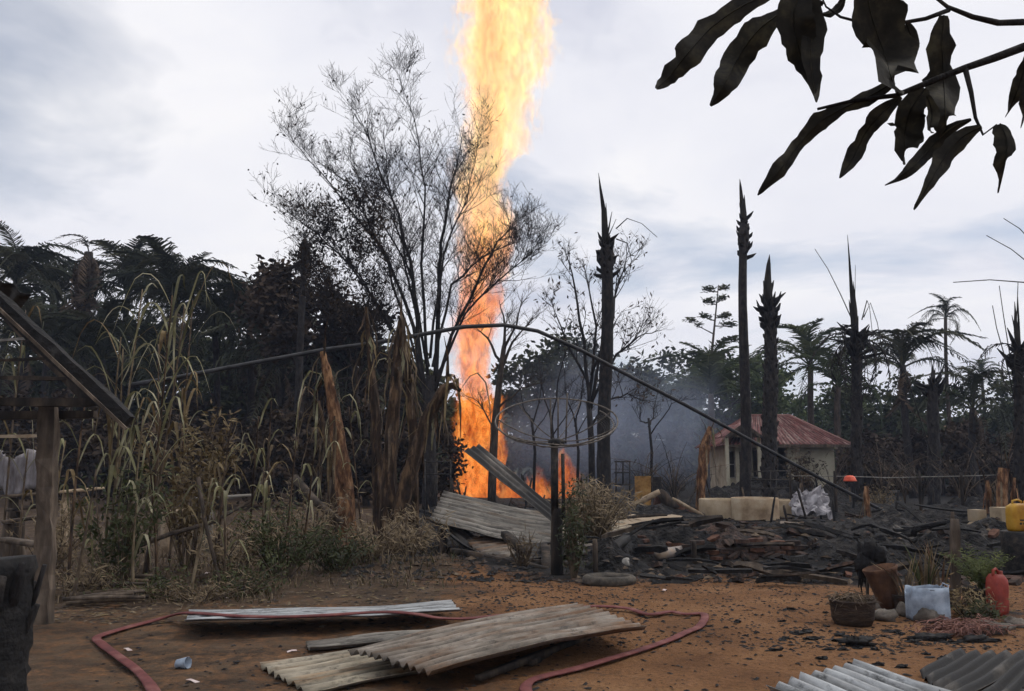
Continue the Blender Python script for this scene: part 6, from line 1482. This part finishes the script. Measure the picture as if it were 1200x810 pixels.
for i, (u, v, lab) in enumerate([(226, 799, 'pinkish paper scrap below the plastic cup'), (342, 764, 'white paper scrap left of the grey hidden sheet'), (265, 701, 'white scrap behind the far sheet'), (779, 692, 'white scrap on the sand in front of the debris'), (243, 672, 'pale scrap in the weeds'), (150, 762, 'tiny pale scrap beside the hose')]):
    c = gnd(u, v); mb = MB(); a = rg.uniform(0, 3); A = Vector((cos(a), sin(a), .1))*rg.uniform(.03, .055); B = Vector((-sin(a), cos(a), .05))*.022; c.z += .008
    mb.add([c-A-B, c-B*.6+Vector((0, 0, .004)), c+A-B, c+A+B, c+B+Vector((0, 0, .006)), c-A+B], [(0, 1, 4, 5), (1, 2, 3, 4)]); ob = thing(mb, 'paper_scrap', PAP, lab, 'paper', c, 'paper scraps on the ground', False)
    md = ob.modifiers.new('s', 'SOLIDIFY'); md.thickness = .002
for i in range(46):                                   # bigger charcoal pieces on the sand
    u, v = rg.gauss(985, 110), rg.gauss(748, 18)
    if not (690 < v < 800) or u > 1195: continue
    c = gnd(u, v); s_ = rg.uniform(.025, .06); mb = MB(); mb.blob(c+Vector((0, 0, s_*.15)), (s_*rg.uniform(.7, 1.5), s_*rg.uniform(.4, .8), s_*.35), i, .9, 9, 6, 2.2)
    thing(mb, 'charcoal_piece', CHAR, 'black charcoal piece lying on the orange sand', 'charcoal', c, 'charcoal pieces on the sand', False)

# ================================================================ OVERHANGING MANGO BRANCH
rg = random.Random(111); MY = 1.62
mo = T('mango_tree', 'dark mango branch with drooping withered leaves hanging in from the upper right', 'tree', (2.75, 1.3, 0))
mb = MB(); mb.tube([(2.75, 1.3, -.1), (2.7, 1.3, .6), (2.74, 1.35, 1.3), (2.6, 1.4, 2.2), (2.45, 1.45, 3.1)], [.2, .16, .14, .11, .07], 12, jit=.05, rg=rg); mb.build('trunk', BARK, mo)
cm = MB()
for i in range(3400):
    k = i % 34; c = Vector((1.6+3.0*nz(k*1.7, 1), -2.3+3.2*nz(k*2.3, 5), 5.2+2.2*nz(k*3.1, 9)))+Vector((rg.gauss(0, .6), rg.gauss(0, .6), rg.gauss(0, .45)))
    if c.y > .6: c.y = -c.y
    a = Vector((rg.uniform(-1, 1), rg.uniform(-1, 1), rg.uniform(-1.3, .2))).normalized()*.13; cm.leafq(c, a, a.orthogonal().normalized()*.035)
cm.build('crown', CROWN, mo, False)
for q in ((2.0, -.5, 4.6), (3.2, -.8, 5.0), (1.2, -2.4, 5.2), (2.6, -3.0, 5.6)):
    mb = MB(); mb.tube([(2.5, 1.43, 2.9), Vector((2.45, 1.0, 3.4)).lerp(Vector(q), .4), q], [.06, .05, .02], 7); mb.build('limb', BARK, mo)
def twig(name, q, r, extra=None):
    mb = MB(); pts = ([Vector(extra)] if extra else [])+[P(u, v, MY+d) for u, v, d in q]; n = len(pts)
    mb.tube(pts, [r*(1-.75*i/(n-1)) for i in range(n)], 8, jit=.06, rg=rg); mb.build(name, BARKB, mo)
twig('branch', [(1330, 15, .1), (1200, 55, .0), (1165, 68, 0), (1130, 80, 0), (1085, 98, 0), (1050, 112, 0), (1000, 118, .02), (958, 128, .03)], .011, (2.6, 1.4, 2.25))
twig('branch', [(1330, 10, .15), (1240, 22, .1), (1200, 26, .08), (1170, 27, .06), (1140, 20, .05), (1110, 8, .04), (1085, -12, .04)], .011, (2.5, 1.44, 2.75))
twig('twig', [(1112, 12, .04), (1085, 22, .03), (1050, 28, .02), (1015, 28, .0), (985, 20, .0), (968, 8, .0), (960, -10, .0)], .005)
twig('twig', [(1131, 80, 0), (1138, 108, -.01), (1143, 138, -.02), (1152, 158, -.02), (1168, 146, -.02)], .0055)
twig('twig', [(965, 5, 0), (940, -8, 0), (905, -14, 0)], .005)
twig('twig', [(1250, 60, .1), (1215, 70, .05), (1200, 85, 0)], .005)
LEAVES = [([(905, -8), (868, 8), (832, 34), (803, 66), (784, 90), (769, 104)], [8, 24, 30, 28, 20, 3], .2), ([(916, 14), (888, 36), (866, 66), (848, 100), (832, 124)], [12, 34, 38, 26, 4], -.3),
 ([(938, -12), (930, 20), (936, 56), (948, 92), (956, 120)], [18, 46, 44, 26, 3], .9), ([(948, -8), (952, 30), (950, 70), (955, 110)], [10, 28, 24, 3], -.6), ([(1015, -14), (1022, 22), (1036, 62), (1044, 90), (1050, 110)], [30, 62, 60, 44, 8], .3),
 ([(1106, 18), (1104, 55), (1106, 95), (1108, 135), (1110, 172)], [10, 30, 42, 34, 3], .4), ([(1048, 96), (1020, 112), (990, 126), (962, 142), (940, 165), (915, 198), (888, 229)], [6, 24, 13, 28, 17, 24, 2], .9),
 ([(1056, 114), (1032, 134), (1014, 156), (1000, 184), (984, 209)], [5, 24, 17, 24, 2], -.8), ([(1084, 104), (1068, 128), (1061, 152), (1060, 174), (1058, 192)], [10, 34, 40, 28, 4], .5), ([(1086, 112), (1092, 132), (1090, 150), (1091, 156)], [5, 14, 14, 3], .8),
 ([(1138, 140), (1112, 152), (1088, 176), (1064, 200), (1037, 217)], [4, 15, 22, 15, 2], -.9), ([(1150, 148), (1126, 162), (1106, 186), (1090, 214), (1071, 246)], [6, 25, 26, 15, 2], .7), ([(1172, 145), (1180, 165), (1178, 190), (1170, 226)], [14, 26, 20, 3], .5),
 ([(1206, 55), (1200, 82), (1190, 112), (1178, 137)], [6, 18, 22, 3], .5), ([(1210, 85), (1202, 120), (1196, 150)], [6, 18, 3], -.4), ([(1062, 28), (1068, 48), (1060, 66), (1052, 74)], [8, 20, 18, 3], .6), ([(1040, -10), (1052, 30), (1056, 60), (1050, 85)], [10, 30, 26, 3], -.8),
 ([(990, -6), (984, 8), (972, 16), (962, 16)], [4, 10, 9, 2], .2), ([(1215, 20), (1228, 60), (1222, 110)], [8, 36, 3], .3)]
for i, (q, wd, tw) in enumerate(LEAVES):
    dv = rg.uniform(-.06, .06) if i not in (6, 10) else 0; ctl = [P(u, v, MY+dv+.10*(k/(len(q)-1))*rg.uniform(-.6, 1)) for k, (u, v) in enumerate(q)]; pts, wds = [], []
    m_ = len(ctl)
    for k in range(m_-1):
        p0, p1, p2, p3 = ctl[max(0, k-1)], ctl[k], ctl[k+1], ctl[min(m_-1, k+2)]
        for j in range(5):
            t_ = j/5; pts.append(.5*((2*p1)+(p2-p0)*t_+(2*p0-5*p1+4*p2-p3)*t_*t_+(3*p1-p0-3*p2+p3)*t_**3)); wds.append(((wd[k]*(1-t_)+wd[k+1]*t_)*MY/1000)*(1+.25*nz(i*3+(k+t_)*1.6, 5))*(.92 if i in (6, 7, 10, 11) else 1.08))
    pts.append(ctl[-1]); wds.append(wd[-1]*MY/1000)
    n = len(pts); sd_ = []
    for k in range(n):
        t3 = (pts[min(n-1, k+1)]-pts[max(0, k-1)]).normalized(); s0 = t3.cross(Vector((0, 1, 0))).normalized(); n0 = s0.cross(t3); an = tw*.8*(k/n-.3)+.25*nz(i, k*.3); sd_.append(s0*cos(an)+n0*sin(an))
    # four strips across with curled, uneven margins
    mb = MB(); vs_ = []; K = 6; fold = rg.uniform(.15, .5)*rg.choice((-1, 1))
    for k in range(n):
        t3 = (pts[min(n-1, k+1)]-pts[max(0, k-1)]).normalized(); s0 = (sd_[k]-t3*sd_[k].dot(t3)).normalized(); n0 = t3.cross(s0)
        for j in range(K+1):
            x = 2*j/K-1; ed = 1+.28*nz(k*.55+i*7, (3 if x > 0 else 9), i)*abs(x)**2+.06*nz(k*1.7, i, x); vs_.append(pts[k]+s0*(x*wds[k]/2*ed)+n0*(fold*abs(x)*wds[k]*.5+wds[k]*.10*nz(k*.4+i, x*1.5, i)*abs(x)))
    mb.add(vs_, [(k*(K+1)+j, k*(K+1)+j+1, (k+1)*(K+1)+j+1, (k+1)*(K+1)+j) for k in range(n-1) for j in range(K)])
    lf = mb.build('leaf', MANGO, mo); 
    mb = MB(); mb.tube([p+Vector((0, -.0006, 0)) for p in pts], [.0016*(1-.6*k/n) for k in range(n)], 4, cap=False); mb.build('midrib', MANGO, lf)
# ================================================================ AIR
mh = bpy.data.materials.new('haze_air'); mh.use_nodes = True; t = mh.node_tree
for n in list(t.nodes): t.nodes.remove(n)
pv = t.nodes.new('ShaderNodeVolumePrincipled'); pv.inputs['Color'].default_value = (.60, .72, 1.0, 1); pv.inputs['Density'].default_value = .0006
ou = t.nodes.new('ShaderNodeOutputMaterial'); t.links.new(pv.outputs[0], ou.inputs['Volume'])
mh.cycles.homogeneous_volume = True
mb = MB(); mb.box((0, 600, 21), (2600, 2200, 46)); link('haze', mb.mesh('haze', mh, False), None, (0, 0, 0), kind='stuff', label='thin pale haze in the air')
